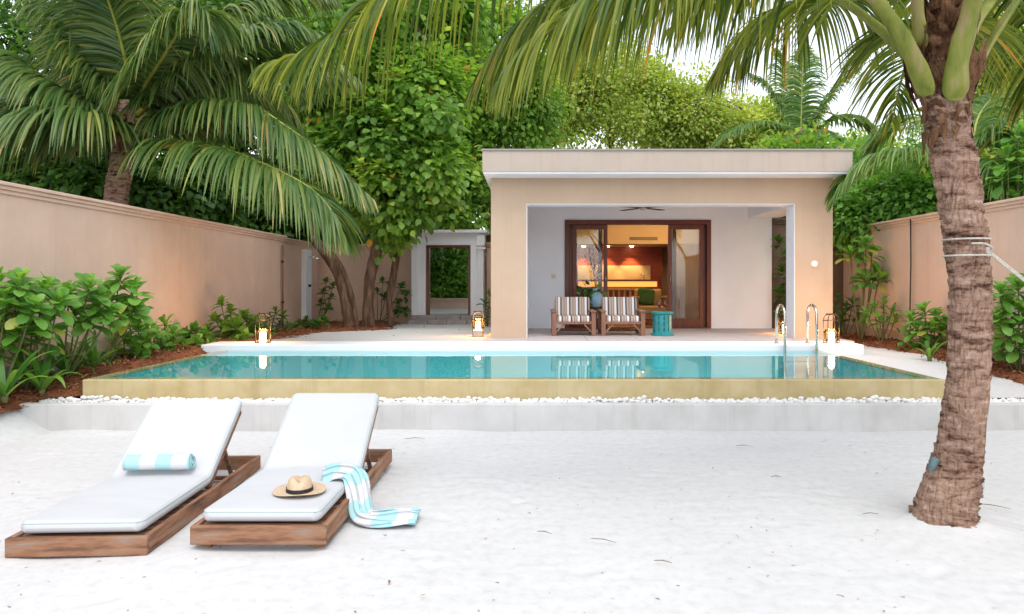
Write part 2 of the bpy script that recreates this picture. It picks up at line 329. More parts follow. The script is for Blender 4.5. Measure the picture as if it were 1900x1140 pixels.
t.links.new(na.outputs['Fac'], ra.inputs['Fac']); t.links.new(nb.outputs['Fac'], rb.inputs['Fac'])
mx = nd(t, 'ShaderNodeMix', data_type='RGBA', blend_type='MULTIPLY'); mx.inputs[0].default_value = 0.65
t.links.new(ra.outputs[0], mx.inputs[6]); t.links.new(rb.outputs[0], mx.inputs[7]); t.links.new(mx.outputs[2], b.inputs['Base Color'])
b.inputs['Roughness'].default_value = 0.9; b.inputs['Specular IOR Level'].default_value = 0.15
ad = nd(t, 'ShaderNodeMath', operation='ADD'); t.links.new(na.outputs['Fac'], ad.inputs[0]); t.links.new(nb.outputs['Fac'], ad.inputs[1])
bp = nd(t, 'ShaderNodeBump', i_Strength=0.8, i_Distance=0.02); t.links.new(ad.outputs[0], bp.inputs['Height']); t.links.new(bp.outputs[0], b.inputs['Normal'])
M['palmbark'] = m

def stripes(name, stops, axis='X', period=0.3, rough=0.9, off=0.0):
    "woven or printed bands along one local axis"
    m, t, b = new_mat(name)
    tc = nd(t, 'ShaderNodeTexCoord'); sx = nd(t, 'ShaderNodeSeparateXYZ'); t.links.new(tc.outputs['Object'], sx.inputs[0])
    a = nd(t, 'ShaderNodeMath', operation='MULTIPLY_ADD'); a.inputs[1].default_value = 1 / period; a.inputs[2].default_value = 100 + off
    t.links.new(sx.outputs[axis], a.inputs[0])
    f = nd(t, 'ShaderNodeMath', operation='FRACT'); t.links.new(a.outputs[0], f.inputs[0])
    r = ramp(t, stops, 'CONSTANT'); t.links.new(f.outputs[0], r.inputs['Fac']); t.links.new(r.outputs[0], b.inputs['Base Color'])
    b.inputs['Roughness'].default_value = rough; b.inputs['Specular IOR Level'].default_value = 0.1
    no = nd(t, 'ShaderNodeTexNoise', i_Scale=300.0, i_Detail=3.0); bp = nd(t, 'ShaderNodeBump', i_Strength=0.3, i_Distance=0.002)
    t.links.new(tc.outputs['Object'], no.inputs['Vector']); t.links.new(no.outputs['Fac'], bp.inputs['Height']); t.links.new(bp.outputs[0], b.inputs['Normal'])
    return m
M['chair_stripe'] = stripes('striped_canvas', [(0, (0.33, 0.25, 0.22)), (0.13, (0.55, 0.40, 0.31)), (0.25, (0.35, 0.27, 0.24)), (0.40, (0.78, 0.77, 0.76)), (0.64, (0.05, 0.055, 0.075)), (0.78, (0.40, 0.31, 0.28)), (0.86, (0.55, 0.42, 0.33))], 'X', 0.17)
M['towel_roll'] = stripes('striped_towel', [(0, (0.37, 0.60, 0.63)), (0.5, (0.60, 0.61, 0.63))], 'X', 0.215, off=0.02)

# ------------------------------------------------------------ ground and terraces
def ss(a, b, x): 
    u = np.clip((x - a) / (b - a), 0, 1); return u * u * (3 - 2 * u)
xs = np.concatenate([[-400, -150, -60, -30, -18, -12, -9], np.arange(-7, 7.01, 0.035), [9, 12, 18, 30, 60, 150, 400]])
ys = np.concatenate([[-400, -100, -30, -10, -3, 0, 1.2], np.arange(1.8, 8.0, 0.03), [9, 11, 14, 18, 25, 40, 80, 200, 600]])
X, Y = np.meshgrid(xs, ys)
und = 0.012 * n2(X * 0.9, Y * 0.9, 2, 1) + 0.0022 * n2(X * 5, Y * 5, 3, 5)
raked = 0.0020 * n2(X * 2.0 + Y * 9, Y * 16 - X * 3, 3, 9)
Z = np.where((np.abs(X) < 7.5) & (Y > 1) & (Y < 8.2), und + raked, 0)
fp = np.random.default_rng(3)
for k in range(110):                        # shallow footprints and scuffs
    cx, cy, a = fp.uniform(-4.5, 5.5), fp.uniform(2.2, 7.5), fp.uniform(0, 3.14)
    dx, dy = X - cx, Y - cy; u = dx * math.cos(a) + dy * math.sin(a); v = -dx * math.sin(a) + dy * math.cos(a)
    q = (u / 0.13) ** 2 + (v / 0.05) ** 2
    Z += np.where(q < 6, -0.008 * np.exp(-q) + 0.0035 * np.exp(-(np.sqrt(np.minimum(q, 50)) - 1.5) ** 2 * 4), 0)
Z += np.where(Y < 7.6, 0.045 * np.exp(-(((X - 2.68) ** 2 + (Y - 4.78) ** 2) / 0.30 ** 2) ** 1.5) * (1 + 0.5 * n2(X * 6, Y * 6, 2, 12)), 0)      # sand heaped round the palm foot
for lx in (-2.95, -2.2, -1.97, -1.19): Z += np.where((Y > 4.1) & (Y < 6.4), 0.012 * np.exp(-((X - lx) / 0.07) ** 2) * (0.6 + 0.6 * n2(X * 3, Y * 3, 2, 13)), 0)
Z += 0.30 * ss(-5.05, -5.6, X) * ss(5.6, 7.6, Y) * (Y < 8.5)
Z += 0.02 * ss(7.4, 7.75, Y) * (Y < 8.5) * (0.4 + 0.6 * n2(X * 1.1, Y * 0, 2, 4))
Z = np.where(Y > 8.5, -0.06, Z)
sand_o = tag(link('sand', grid_mesh('sand', X, Y, Z), M['sand']), kind='structure')
n = 1000; ry = fp.uniform(1.5, 2.75, n) ** 2; rx = fp.uniform(-0.75, 0.75, n) * ry; iy = np.searchsorted(ys, ry).clip(0, len(ys) - 1); ix = np.searchsorted(xs, rx).clip(0, len(xs) - 1)
near_ = (ry > 2) & (ry < 7.6); rx, ry, ix, iy = rx[near_], ry[near_], ix[near_], iy[near_]; n = len(rx)
d_ = nrm(fp.normal(size=(n, 3)) * (1, 1, 0.15))
SPECKS = (np.stack([rx, ry, Z[iy, ix] + 0.002], -1), frames(d_, np.tile([[0.0, 0.1, 1.0]], (n, 1))) * (fp.uniform(0.06, 1.0, n) ** 3 * 0.034 + 0.004)[:, None, None], fp.uniform(0, 1, n))

# step wall with the pebble trough in front of the pool
b_ = MB(); b_.box(-5.42, 7.2, 7.79, 7.905, -0.3, 0.284); b_.box(-5.42, 7.2, 7.905, 8.2, -0.3, 0.235); b_.box(-5.75, -5.421, 7.8, 8.25, -0.3, 0.24)
ledge = tag(b_.build('terrace_step', M['concrete'], bev=0.012), kind='structure')
# path along the right side of the pool
yy = np.linspace(8.2, 16.2, 120); xx = np.linspace(4.5, 6.15, 30); X, Y = np.meshgrid(xx, yy)
zp = lambda y: 0.284 + 0.15 * ss(8.2, 11.8, y)
tag(link('path', grid_mesh('path', X, Y, zp(Y) + 0.006 * n2(X * 3, Y * 3, 3, 2)), M['sand']), kind='structure')
# pool shell
PX0, PX1, PY0, PY1, WZ = -4.97, 4.56, 8.15, 11.70, 0.493
b_ = MB()
b_.box(PX0, PX1, PY0, PY0 + 0.24, -0.3, WZ); b_.box(PX0, PX0 + 0.15, PY0 + 0.24, PY1, -0.3, WZ); b_.box(PX1 - 0.15, PX1, PY0 + 0.24, PY1, -0.3, WZ)
pool = tag(b_.build('pool_rim', M['rimstone'], bev=0.012), kind='structure')
b_ = MB(); z0 = -0.38; x0, x1, y0, y1 = PX0 + 0.151, PX1 - 0.151, PY0 + 0.241, PY1 - 0.001
v = [(x0, y0, z0), (x1, y0, z0), (x1, y1, z0), (x0, y1, z0), (x0, y0, WZ - .02), (x1, y0, WZ - .02), (x1, y1, WZ - .02), (x0, y1, WZ - .02)]
b_.add(v, [(0, 1, 2, 3), (0, 4, 5, 1), (1, 5, 6, 2), (2, 6, 7, 3), (3, 7, 4, 0)])
tag(b_.build('pool_basin', M['tile']), kind='structure')
b_ = MB(); b_.add([(PX0 + .04, PY0 + .05, WZ + .003), (PX1 - .04, PY0 + .05, WZ + .003), (PX1 - .04, PY1 - .001, WZ + .003), (PX0 + .04, PY1 - .001, WZ + .003)], [(0, 1, 2, 3)])
tag(b_.build('water', M['water']), kind='structure')
# coping behind the pool and terrace floor
DZ = 0.586
b_ = MB(); b_.box(-5.26, 5.24, PY1, 12.42, -0.3, DZ)
tag(b_.build('pool_coping', M['plaster'], bev=0.015), kind='structure')
deck = tag(MB().box(-0.85, 5.4, 12.42, 16.0, 0.0, DZ - 0.006).build('terrace_floor', M['concrete']), kind='structure')
slab = MB().box(0, 0.885, 0, 0.585, -0.02, 0.006).mesh('slab'); slab.materials.append(M['deck'])
k = 0
for i in range(7):
    for j in range(6):
        o = bpy.data.objects.new('paving_slab', slab); COL.objects.link(o); o.parent = deck
        o.location = (-0.85 + i * 0.892 + 0.003, 12.424 + j * 0.594, DZ - 0.003 + random.uniform(0, 0.003))
# sandy court behind the pool
yy = np.linspace(12.42, 21.6, 140); xx = np.linspace(-6.1, -0.7, 80); X, Y = np.meshgrid(xx, yy)
zc = lambda y: 0.565 - 0.115 * ss(12.5, 20, y)
m2 = M['sand']
tag(link('courtyard_sand', grid_mesh('courtyard_sand', X, Y, zc(Y) + 0.008 * n2(X * 2, Y * 2, 3, 3)), m2), kind='structure')

# mulch beds
def bed(name, ycoords, xin, xout, zf, seed):
    S = np.linspace(0, 1, 26); Yg = np.repeat(ycoords[:, None], 26, 1); xi = xin(ycoords)[:, None] + 0.05 * n2(ycoords[:, None] * 2.2, ycoords[:, None] * 0, 3, seed)
    Xg = xi + (xout(ycoords)[:, None] - xi) * S[None]
    Zg = zf(Yg) + 0.07 * ss(0, 0.25, S)[None] - 0.035 + 0.03 * n2(Xg * 3, Yg * 3, 4, seed + 1) + 0.012 * n2(Xg * 14, Yg * 14, 2, seed + 2)
    o = tag(link(name, grid_mesh(name, Xg, Yg, Zg), M['mulch']), kind='structure')
    n = 9000; r = np.random.default_rng(seed); u = r.uniform(0, 1, n) ** 0.8; a = r.uniform(0, len(ycoords) - 1.01, n)
    ia = a.astype(int); ja = (u * 24.9).astype(int)
    T = np.stack([Xg[ia, ja], Yg[ia, ja], Zg[ia, ja] + 0.008], -1) + r.normal(0, 1, (n, 3)) * (0.03, 0.04, 0.006)
    d = nrm(r.normal(size=(n, 3)) * (1, 1, 0.35)); Mx = frames(d, nrm(r.normal(size=(n, 3)) * 0.5 + (0, 0, 1))) * r.uniform(0.03, 0.085, n)[:, None, None]
    c = link('mulch_chips', scatter_mesh('mulch_chips', DIA_V * (1, 0.5, 1), DIA_F, Mx, T, r.uniform(0, 1, n)), M['chip'], o); c['kind'] = 'stuff'
    return o
M['chip'] = leafmat('mulch_chip', [(0, (0.09, 0.03, 0.014)), (0.5, (0.24, 0.09, 0.045)), (0.9, (0.38, 0.18, 0.10))], trans=0.0, rough=0.9, spec=0.1)
sp_ = link('sand_specks', scatter_mesh('sand_specks', DIA_V * (1, 0.5, 1), DIA_F, SPECKS[1], SPECKS[0], SPECKS[2]), leafmat('sand_speck', [(0, (0.16, 0.10, 0.07)), (0.4, (0.34, 0.26, 0.2)), (0.9, (0.5, 0.42, 0.34))], trans=0.0, rough=0.9), sand_o); sp_['kind'] = 'stuff'
zl = lambda y: 0.27 + 0.22 * ss(7.4, 10.0, y) + 0.06 * ss(10, 12.5, y) - 0.09 * ss(13, 20, y)
yl = np.linspace(4.0, 21.2, 240)
XIN = lambda y: np.interp(y, [4, 8.10, 8.22, 11.5, 11.66, 12.43, 12.5, 12.6, 13.6, 15.7, 16.5, 17.0, 17.6, 18.4, 21.2], [-5.45, -5.36, -4.985, -4.985, -5.29, -5.29, -4.65, -4.45, -4.25, -4.15, -3.45, -3.12, -3.2, -3.45, -3.5])
bed('left_mulch_bed', yl, XIN, lambda y: np.where(y < 17.4, -5.88, -6.08), zl, 21)
zr = lambda y: 0.31 + 0.13 * ss(8.2, 11.8, y)
bed('right_mulch_bed', np.linspace(5.0, 16.2, 160), lambda y: 6.0 + 0 * y, lambda y: 6.82 + 0 * y, zr, 31)
# garden ground beyond the walls
for nm, xa, xb, ya, yb in (('left_garden_soil', -30, -6.2, -2, 40), ('right_garden_soil', 7.0, 30, -2, 40), ('rear_garden_soil', -6.2, 7.0, 21.7, 40)):
    X, Y = np.meshgrid(np.linspace(xa, xb, 30), np.linspace(ya, yb, 30))
    tag(link(nm, grid_mesh(nm, X, Y, 0.35 + 0.08 * n2(X * .5, Y * .5, 3, 8)), M['soil']), kind='structure')

# ------------------------------------------------------------ garden walls
def wall(name, label, x0, x1, y0, y1, ztop, faceside, zbase=-0.2, m='stucco', dado=True):
    e = empty(name, ((x0 + x1) / 2, (y0 + y1) / 2, 0), label, 'wall'); ox, oy = (x0 + x1) / 2, (y0 + y1) / 2
    MB().box(x0 - ox, x1 - ox, y0 - oy, y1 - oy, zbase, ztop - 0.13).build('wall_face', M[m], e)
    c = MB()
    c.box(x0 - ox - .03, x1 - ox + .03, y0 - oy - .03, y1 - oy + .03, ztop - 0.13, ztop - 0.085)
    c.box(x0 - ox - .055, x1 - ox + .055, y0 - oy - .055, y1 - oy + .055, ztop - 0.085, ztop - 0.04)
    c.box(x0 - ox - .085, x1 - ox + .085, y0 - oy - .085, y1 - oy + .085, ztop - 0.04, ztop)
    c.build('coping', M[m], e, bev=0.008)
    return e
eL = wall('garden_wall', 'long beige stucco garden wall with stepped coping and grey base beside the lilies', -6.15, -5.9, -1.0, 17.4, 2.68, 1)
MB().box(-5.9 + 6.025, -5.888 + 6.025, -1 - 8.2, 17.4 - 8.2, -0.2, 0.62).build('base_band', M['dado'], eL)
wall('garden_wall', 'short set-back beige garden wall carrying the white shower panel', -6.35, -6.10, 17.4, 21.2, 2.68, 1)
wall('garden_wall', 'beige rear garden wall behind the gnarled tree trunks, joining the white gateway', -6.10, -3.34, 21.0, 21.25, 2.68, 1)
wall('garden_wall', 'narrow beige wall between white gateway and pavilion', -1.32, -0.75, 21.0, 21.25, 2.72, 1)
eR = wall('garden_wall', 'beige stucco garden wall behind the tall ringed palm trunk', 6.8, 7.05, -1.0, 16.2, 2.75, -1)
MB().box(6.788 - 6.925, 6.8 - 6.925, -1 - 7.6, 16.2 - 7.6, -0.2, 0.68).build('base_band', surf('dusty_band', [(0.3, (0.36, 0.27, 0.22)), (0.7, (0.44, 0.34, 0.28))], scale=3, rough=0.9), eR)
wall('garden_wall', 'wall coloured dark for shade, seen through the gap beside the terrace', 5.17, 7.3, 16.29, 16.5, 2.99, 1, m='shaded_wall')

# ------------------------------------------------------------ pavilion
pav = empty('pool_pavilion', (2.28, 13.1, DZ), 'beige flat roofed pool pavilion with open terrace and mahogany sliding doors', 'building')
def pv(name, mat, *boxes, parent=pav, bev=0.0, off=(2.28, 13.1, DZ)):
    b = MB()
    for x0, x1, y0, y1, z0, z1 in boxes: b.box(x0 - off[0], x1 - off[0], y0 - off[1], y1 - off[1], z0 - off[2], z1 - off[2])
    return b.build(name, M[mat] if isinstance(mat, str) else mat, parent, bev=bev)
XL, XR, OL, OR_, YF, YB, ZO, ZS, ZT = -0.745, 5.31, -0.115, 4.64, 13.1, 15.95, 2.97, 3.425, 3.84
pv('pillar', 'stucco2', (XL, OL, YF, YB, DZ - 0.05, ZO))
pv('pillar', 'stucco2', (OR_, XR, YF, YF + 0.42, DZ - 0.05, ZO))
pv('lintel', 'stucco2', (XL, XR, YF, YF + 0.42, ZO, ZS))
pv('side_beam', 'plaster', (OR_, XR - 0.01, YF + 0.42, YB, ZO + 0.002, ZS - 0.01))
pv('side_beam', 'plaster', (OL - 0.3, OL + 0.012, YF + 0.425, YB, ZO + 0.001, ZS - 0.01))
pv('reveal', 'plaster', (OL, OL + 0.012, YF + 0.006, YB, DZ, ZO - 0.002))
pv('reveal', 'plaster', (OR_ - 0.012, OR_, YF + 0.006, YF + 0.42, DZ, ZO - 0.002))
pv('reveal', 'plaster', (OL + 0.012, OR_ - 0.012, YF + 0.006, YF + 0.42, ZO - 0.012, ZO))
pv('ceiling', 'plaster', (OL, OR_, YF + 0.42, YB, ZS - 0.14, ZS - 0.06))
DX0, DX1, DTOP = 0.684, 3.836, 2.93
pv('back_wall', 'plaster', (OL - 0.2, DX0, YB, YB + 0.2, DZ - 0.05, ZS), (DX1, 5.15, YB, YB + 0.2, DZ - 0.05, ZS), (DX0, DX1, YB, YB + 0.2, DTOP, ZS))
pv('room_side_wall', 'stucco2', (XL, OL - 0.2, YB, 21.4, DZ - 0.05, ZS)); pv('room_side_wall', 'stucco2', (4.95, 5.14, YB + 0.2, 21.4, DZ - 0.05, ZS))
pv('room_rear_wall', 'stucco2', (OL - 0.2, 4.95, 21.2, 21.4, DZ - 0.05, ZS))
roof = pv('roof', 'fascia', (XL - 0.115, XR + 0.115, YF - 0.55, 21.5, ZS + 0.025, ZT - 0.03), bev=0.006)
pv('drip_edge', 'plaster', (XL - 0.10, XR + 0.10, YF - 0.535, 21.48, ZS, ZS + 0.026), parent=pav)
pv('flashing', 'flash', (XL - 0.135, XR + 0.135, YF - 0.57, 21.52, ZT - 0.03, ZT))
# round wall light and switch
o = MB().lathe([(0.062, 0), (0.062, 0.02), (0.05, 0.032), (0.02, 0.036)], 24).build('wall_speaker', plain('white_disc', (0.75, 0.75, 0.75), 0.5), pav, smooth=False)
pp = P(1511, 490, 13.1); o.location = (pp.x - 2.28, -0.001, pp.z - DZ); o.rotation_euler = (R(90), 0, 0)
pp = P(1027, 513, YB); pv('light_switch', plain('ivory_switch', (0.62, 0.60, 0.45), 0.5), (pp.x - 0.045, pp.x + 0.045, YB - 0.012, YB, pp.z - 0.045, pp.z + 0.045), bev=0.004)
# door frame and leaves
df = pv('door_frame', 'door', (DX0, DX0 + 0.09, YB - 0.03, YB + 0.16, DZ, DTOP), (DX1 - 0.09, DX1, YB - 0.03, YB + 0.16, DZ, DTOP), (DX0 + 0.09, DX1 - 0.09, YB - 0.03, YB + 0.16, DTOP - 0.10, DTOP), (DX0 + 0.09, DX1 - 0.09, YB - 0.03, YB + 0.16, DZ, DZ + 0.03), bev=0.004)
def leafdoor(x0, x1, y, handle=None):
    st, zt, zb, br = 0.085, DTOP - 0.102, DZ + 0.032, 0.19
    d = pv('sliding_door', 'door', (x0, x0 + st, y, y + 0.045, zb, zt), (x1 - st, x1, y, y + 0.045, zb, zt), (x0 + st, x1 - st, y, y + 0.045, zt - 0.10, zt), (x0 + st, x1 - st, y, y + 0.045, zb, zb + br), bev=0.004)
    pv('pane', 'glass', (x0 + st, x1 - st, y + 0.018, y + 0.026, zb + br, zt - 0.10), parent=d)
    if handle:
        b = MB().tube([(handle - 2.28, y - 13.1 - 0.004, 1.0), (handle - 2.28, y - 13.1 - 0.045, 1.0), (handle - 2.28, y - 13.1 - 0.045, 1.14), (handle - 2.28, y - 13.1 - 0.004, 1.14)], 0.010, 8)
        b.build('handle', M['steel'], d, smooth=True)
    return d
leafdoor(0.86, 1.61, YB + 0.01, 1.565); leafdoor(0.775, 1.50, YB + 0.075)
leafdoor(2.915, 3.68, YB + 0.01, 2.955); leafdoor(3.02, 3.745, YB + 0.075)

# ---- the lit room behind the doors
warm = (1.0, 0.60, 0.26)
redwood = wood('red_panelling', [(0.3, (0.16, 0.022, 0.01)), (0.6, (0.26, 0.045, 0.02)), (0.8, (0.32, 0.07, 0.03))], axis=0, rough=0.45, sc=1.5, bump=0.1)
cream = surf('cream_room_paint', [(0.3, (0.46, 0.35, 0.21)), (0.7, (0.52, 0.40, 0.25))], scale=3, rough=0.8, bump=0.05)
floorw = wood('room_floor', [(0.3, (0.16, 0.08, 0.045)), (0.7, (0.30, 0.17, 0.10))], axis=1, rough=0.4, sc=2)
pv('room_floor', floorw, (OL - 0.2, 4.95, YB + 0.2, 21.2, DZ - 0.05, DZ + 0.004))
pv('room_ceiling', cream, (OL - 0.2, 4.95, YB + 0.2, 21.2, 3.12, 3.2))
pv('room_lining', cream, (OL - 0.2, OL - 0.18, YB + 0.2, 21.2, DZ, 3.12)); pv('room_lining', cream, (4.93, 4.95, YB + 0.2, 19.4, DZ, 3.12))
pv('bulkhead', cream, (OL - 0.18, 4.93, 19.2, 21.0, 2.585, 3.12))
pv('inner_partition', surf('amber_curtain', [(0.3, (0.20, 0.12, 0.055)), (0.7, (0.30, 0.19, 0.09))], scale=3, rough=0.8, bump=0.3, bscale=5, stretch=(12, 12, 0.3)), (3.62, 4.93, 19.0, 19.12, DZ, 2.58))
RY = 20.6
for k in range(5):                                   # red wall panels with open joints
    zz = DZ + 0.01 + k * 0.40
    pv('wall_panel', redwood, (OL - 0.1, 3.60, RY, RY + 0.03, zz, zz + 0.392))
gp = [P(1168, 440, 19.2), P(1220, 446, 19.2)]
gr = pv('air_grille', plain('grille_dark', (0.06, 0.045, 0.03), 0.6), (gp[0].x, gp[1].x, 19.19, 19.2, gp[1].z, gp[0].z))
for k in range(4):
    zz = gp[1].z + 0.012 + k * 0.019
    pv('grille_slat', plain('grille_slat', (0.30, 0.22, 0.14), 0.5), (gp[0].x, gp[1].x, 19.178, 19.189, zz, zz + 0.008), parent=pav)
def lamp(name, kind, loc, energy, col=warm, size=0.05, rot=None, spot=None):
    d = bpy.data.lights.new(name, kind); d.energy = energy; d.color = col
    if kind == 'AREA': d.size = size
    else: d.shadow_soft_size = size
    if spot: d.spot_size = R(spot); d.spot_blend = 0.7
    o = bpy.data.objects.new(name, d); COL.objects.link(o); o.location = loc
    if rot: o.rotation_euler = rot
    return o
bulb = plain('downlight_glow', (1, 0.8, 0.5), 0.4, emit=(1.0, 0.72, 0.38), es=25)
for px in (1083, 1173, 1128):
    q = P(px, 455, 20.2)
    MB().lathe([(0.05, 0), (0.05, 0.012)], 16).build('downlight', bulb, pav, loc=(q.x - 2.28, 20.3 - 13.1, 2.57 - DZ))
    lamp('downlight_beam', 'SPOT', (q.x, 20.3, 2.55), 60, size=0.04, rot=(R(12), 0, 0), spot=75)
for px, y in ((1150, 17.6), (1250, 18.0)):
    q = P(px, 400, y); lamp('room_lamp', 'POINT', (q.x, y, 2.95), 19, size=0.12)
    MB().lathe([(0.07, 0), (0.07, 0.02)], 16).build('downlight', bulb, pav, loc=(q.x - 2.28, y - 13.1, 3.10 - DZ))
# console with a lit strip and lit niche above it
con = empty('console_counter', (1.9, 19.9, DZ), 'dark wooden console with glowing amber front panel inside the room', 'console')
a, c = P(1072, 522, 19.8), P(1221, 533, 19.8)
b = MB(); b.box(a.x - 1.9 - 0.03, c.x - 1.9 + 0.03, -0.12, 0.3, a.z - DZ, a.z - DZ + 0.04); b.box(a.x - 1.9, c.x - 1.9, -0.05, 0.28, 0.0, c.z - DZ)
b.build('cabinet', M['door'], con, bev=0.004)
MB().box(a.x - 1.9 + 0.02, c.x - 1.9 - 0.02, -0.06, -0.03, c.z - DZ + 0.01, a.z - DZ - 0.008).build('light_panel', plain('amber_panel', (0.8, 0.5, 0.2), 0.5, emit=(1.0, 0.36, 0.07), es=0.5), con)
a, c = P(1072, 493, 20.55), P(1207, 519, 20.55)
nm_ = tag(MB().box(a.x, c.x, 20.54, 20.59, c.z, a.z).build('lit_wall_board', surf('tan_board', [(0.3, (0.34, 0.24, 0.13)), (0.7, (0.40, 0.29, 0.17))], scale=3, rough=0.8, bump=0.05)), 'cream board lit by a reading lamp above the console', 'wall board')
lamp('reading_light', 'POINT', (P(1193, 512, 20.3).x, 20.3, P(1193, 508, 20.3).z), 0.8, col=(1.0, 0.72, 0.38), size=0.03)
rl = empty('reading_lamp', (P(1195, 519, 20.35).x, 20.35, P(1195, 521, 20.35).z), 'small dark desk lamp glowing on the console', 'lamp')
MB().tube([(0, 0, 0), (0, 0, 0.16), (-0.03, 0, 0.19)], 0.008, 8).build('arm', M['iron'], rl)
MB().lathe([(0.05, -0.05), (0.025, 0.02)], 14, (-0.04, 0, 0.19)).build('shade', M['iron'], rl)
# armchair with green cushion
ac = empty('armchair', (P(1206, 590, 17.6).x, 17.6, DZ), 'honey coloured slatted armchair with green cushion just inside the doorway', 'armchair')
honey = wood('honey_wood', [(0.3, (0.30, 0.15, 0.05)), (0.7, (0.45, 0.25, 0.09))], axis=2, rough=0.45, sc=2)
canv = surf('ochre_canvas', [(0.3, (0.42, 0.28, 0.11)), (0.7, (0.50, 0.34, 0.15))], scale=5, rough=0.9)
for sx in (-0.36, 0.36):
    for sy in (-0.34, 0.34): MB().box(sx - .035, sx + .035, sy - .035, sy + .035, 0, 0.62).build('leg', honey, ac, bev=0.004)
    MB().box(sx - .06, sx + .06, -0.40, 0.40, 0.62, 0.67).build('arm', honey, ac, bev=0.01)
MB().box(-0.33, 0.33, -0.38, 0.36, 0.26, 0.44).build('seat_cushion', canv, ac, bev=0.04)
MB().box(-0.33, 0.33, 0.26, 0.40, 0.44, 0.84).build('back_cushion', canv, ac, bev=0.05)
MB().box(-0.32, 0.32, -0.37, -0.33, 0.14, 0.25).build('front_rail', honey, ac, bev=0.004)
gc = tag(MB().box(-0.2, 0.2, -0.07, 0.07, -0.2, 0.2).build('cushion', surf('green_cushion', [(0.3, (0.03, 0.09, 0.02)), (0.7, (0.06, 0.14, 0.03))], scale=6, rough=0.9), bev=0.06), 'square green scatter cushion leaning in the honey armchair', 'cushion')
gc.location = (ac.location.x - 0.08, 17.70, DZ + 0.66); gc.rotation_euler = (R(-14), R(6), 0)
# slatted sofa behind
sf = empty('slatted_bench', (P(1150, 580, 18.6).x, 18.6, DZ), 'dark slatted wooden sofa back standing before the console', 'sofa')
for k in range(9): MB().box(-0.6 + k * 0.14, -0.55 + k * 0.14, 0, 0.04, 0.2, 0.80).build('slat', honey, sf)
b = MB(); b.box(-0.66, 0.66, -0.02, 0.06, 0.801, 0.87); b.box(-0.66, 0.66, -0.55, 0.0, 0.12, 0.20); b.build('frame', honey, sf, bev=0.006)
# ceiling fan on the terrace
fan = empty('ceiling_fan', (2.15, 14.5, 3.3), 'dark ceiling fan hanging under the terrace ceiling', 'fan')
MB().tube([(0, 0, -0.02), (0, 0, -0.2)], 0.015, 8).build('down_rod', M['iron'], fan)
MB().lathe([(0.03, -0.19), (0.08, -0.21), (0.09, -0.26), (0.05, -0.3)], 20).build('motor', plain('fan_motor', (0.5, 0.48, 0.45), 0.4), fan, smooth=True)
for k in range(4):
    q = R(38 + k * 90); b = MB(); c_, s_ = math.cos(q), math.sin(q)
    b.bar((0.08 * c_, 0.08 * s_, -0.262), (0.58 * c_, 0.58 * s_, -0.27), 0.12, 0.008)
    b.build('blade', M['leather'], fan)

# ------------------------------------------------------------ gateway
GY = 20.35
gate = empty('gateway', (-2.33, GY, 0.44), 'white plastered gateway with mahogany frame and grey stone steps', 'gateway')
def gt(name, mat, *bx, parent=gate, bev=0.006): return pv(name, mat, *bx, parent=parent, bev=bev, off=(-2.33, GY, 0.44))
gt('column', 'plaster', (-3.30, -2.96, GY, GY + 0.75, 0.69, 2.62)); gt('column', 'plaster', (-1.72, -1.36, GY, GY + 0.75, 0.69, 2.62))
gt('pilaster', 'plaster', (-3.34, -3.18, GY - 0.06, GY - 0.001, 0.69, 2.50)); gt('pilaster', 'plaster', (-1.52, -1.36, GY - 0.06, GY - 0.001, 0.69, 2.50))
gt('capital', 'plaster', (-3.38, -3.15, GY - 0.10, GY - 0.001, 2.50, 2.56)); gt('capital', 'plaster', (-1.54, -1.30, GY - 0.10, GY - 0.001, 2.50, 2.56))
gt('lintel', 'plaster', (-3.30, -1.36, GY + 0.003, GY + 0.75, 2.62, 2.95))
gt('bracket', 'plaster', (-1.54, -1.33, GY - 0.08, GY + 0.002, 2.60, 2.90)); gt('bracket', 'plaster', (-3.36, -3.15, GY - 0.08, GY + 0.002, 2.60, 2.90))
gt('cornice', 'plaster', (-3.42, -1.26, GY - 0.14, GY + 0.85, 2.951, 3.03))
gt('door_frame', 'door', (-2.96, -2.87, GY + 0.12, GY + 0.3, 0.69, 2.66), (-1.80, -1.72, GY + 0.12, GY + 0.3, 0.69, 2.66), (-2.87, -1.80, GY + 0.12, GY + 0.3, 2.56, 2.66))
for k in range(4): gt('step_stone', 'steps', (-3.38 + k * 0.53, -2.86 + k * 0.53, GY - 0.42, GY - 0.10, 0.35, 0.565 + 0.004 * (k % 2)), bev=0.012)
for k in range(3): gt('step_stone', 'steps', (-3.36 + k * 0.69, -2.68 + k * 0.69, GY - 0.10, GY + 0.9, 0.35, 0.686), bev=0.012)
# lane wall and planting beyond the gateway
wall('garden_wall', 'low beige planter wall seen through the gateway', -3.9, -0.4, 25.5, 25.75, 1.05, 1)
tag(link('lane_sand', grid_mesh('lane_sand', *np.meshgrid(np.linspace(-6, 0.5, 10), np.linspace(21.3, 25.6, 10)), 0.69 + np.zeros((10, 10))), M['sand']), kind='structure')
wall('garden_wall', 'tall beige wall at the far end of the lane behind the gateway', -2.0, 0.5, 27.5, 27.7, 2.7, 1)

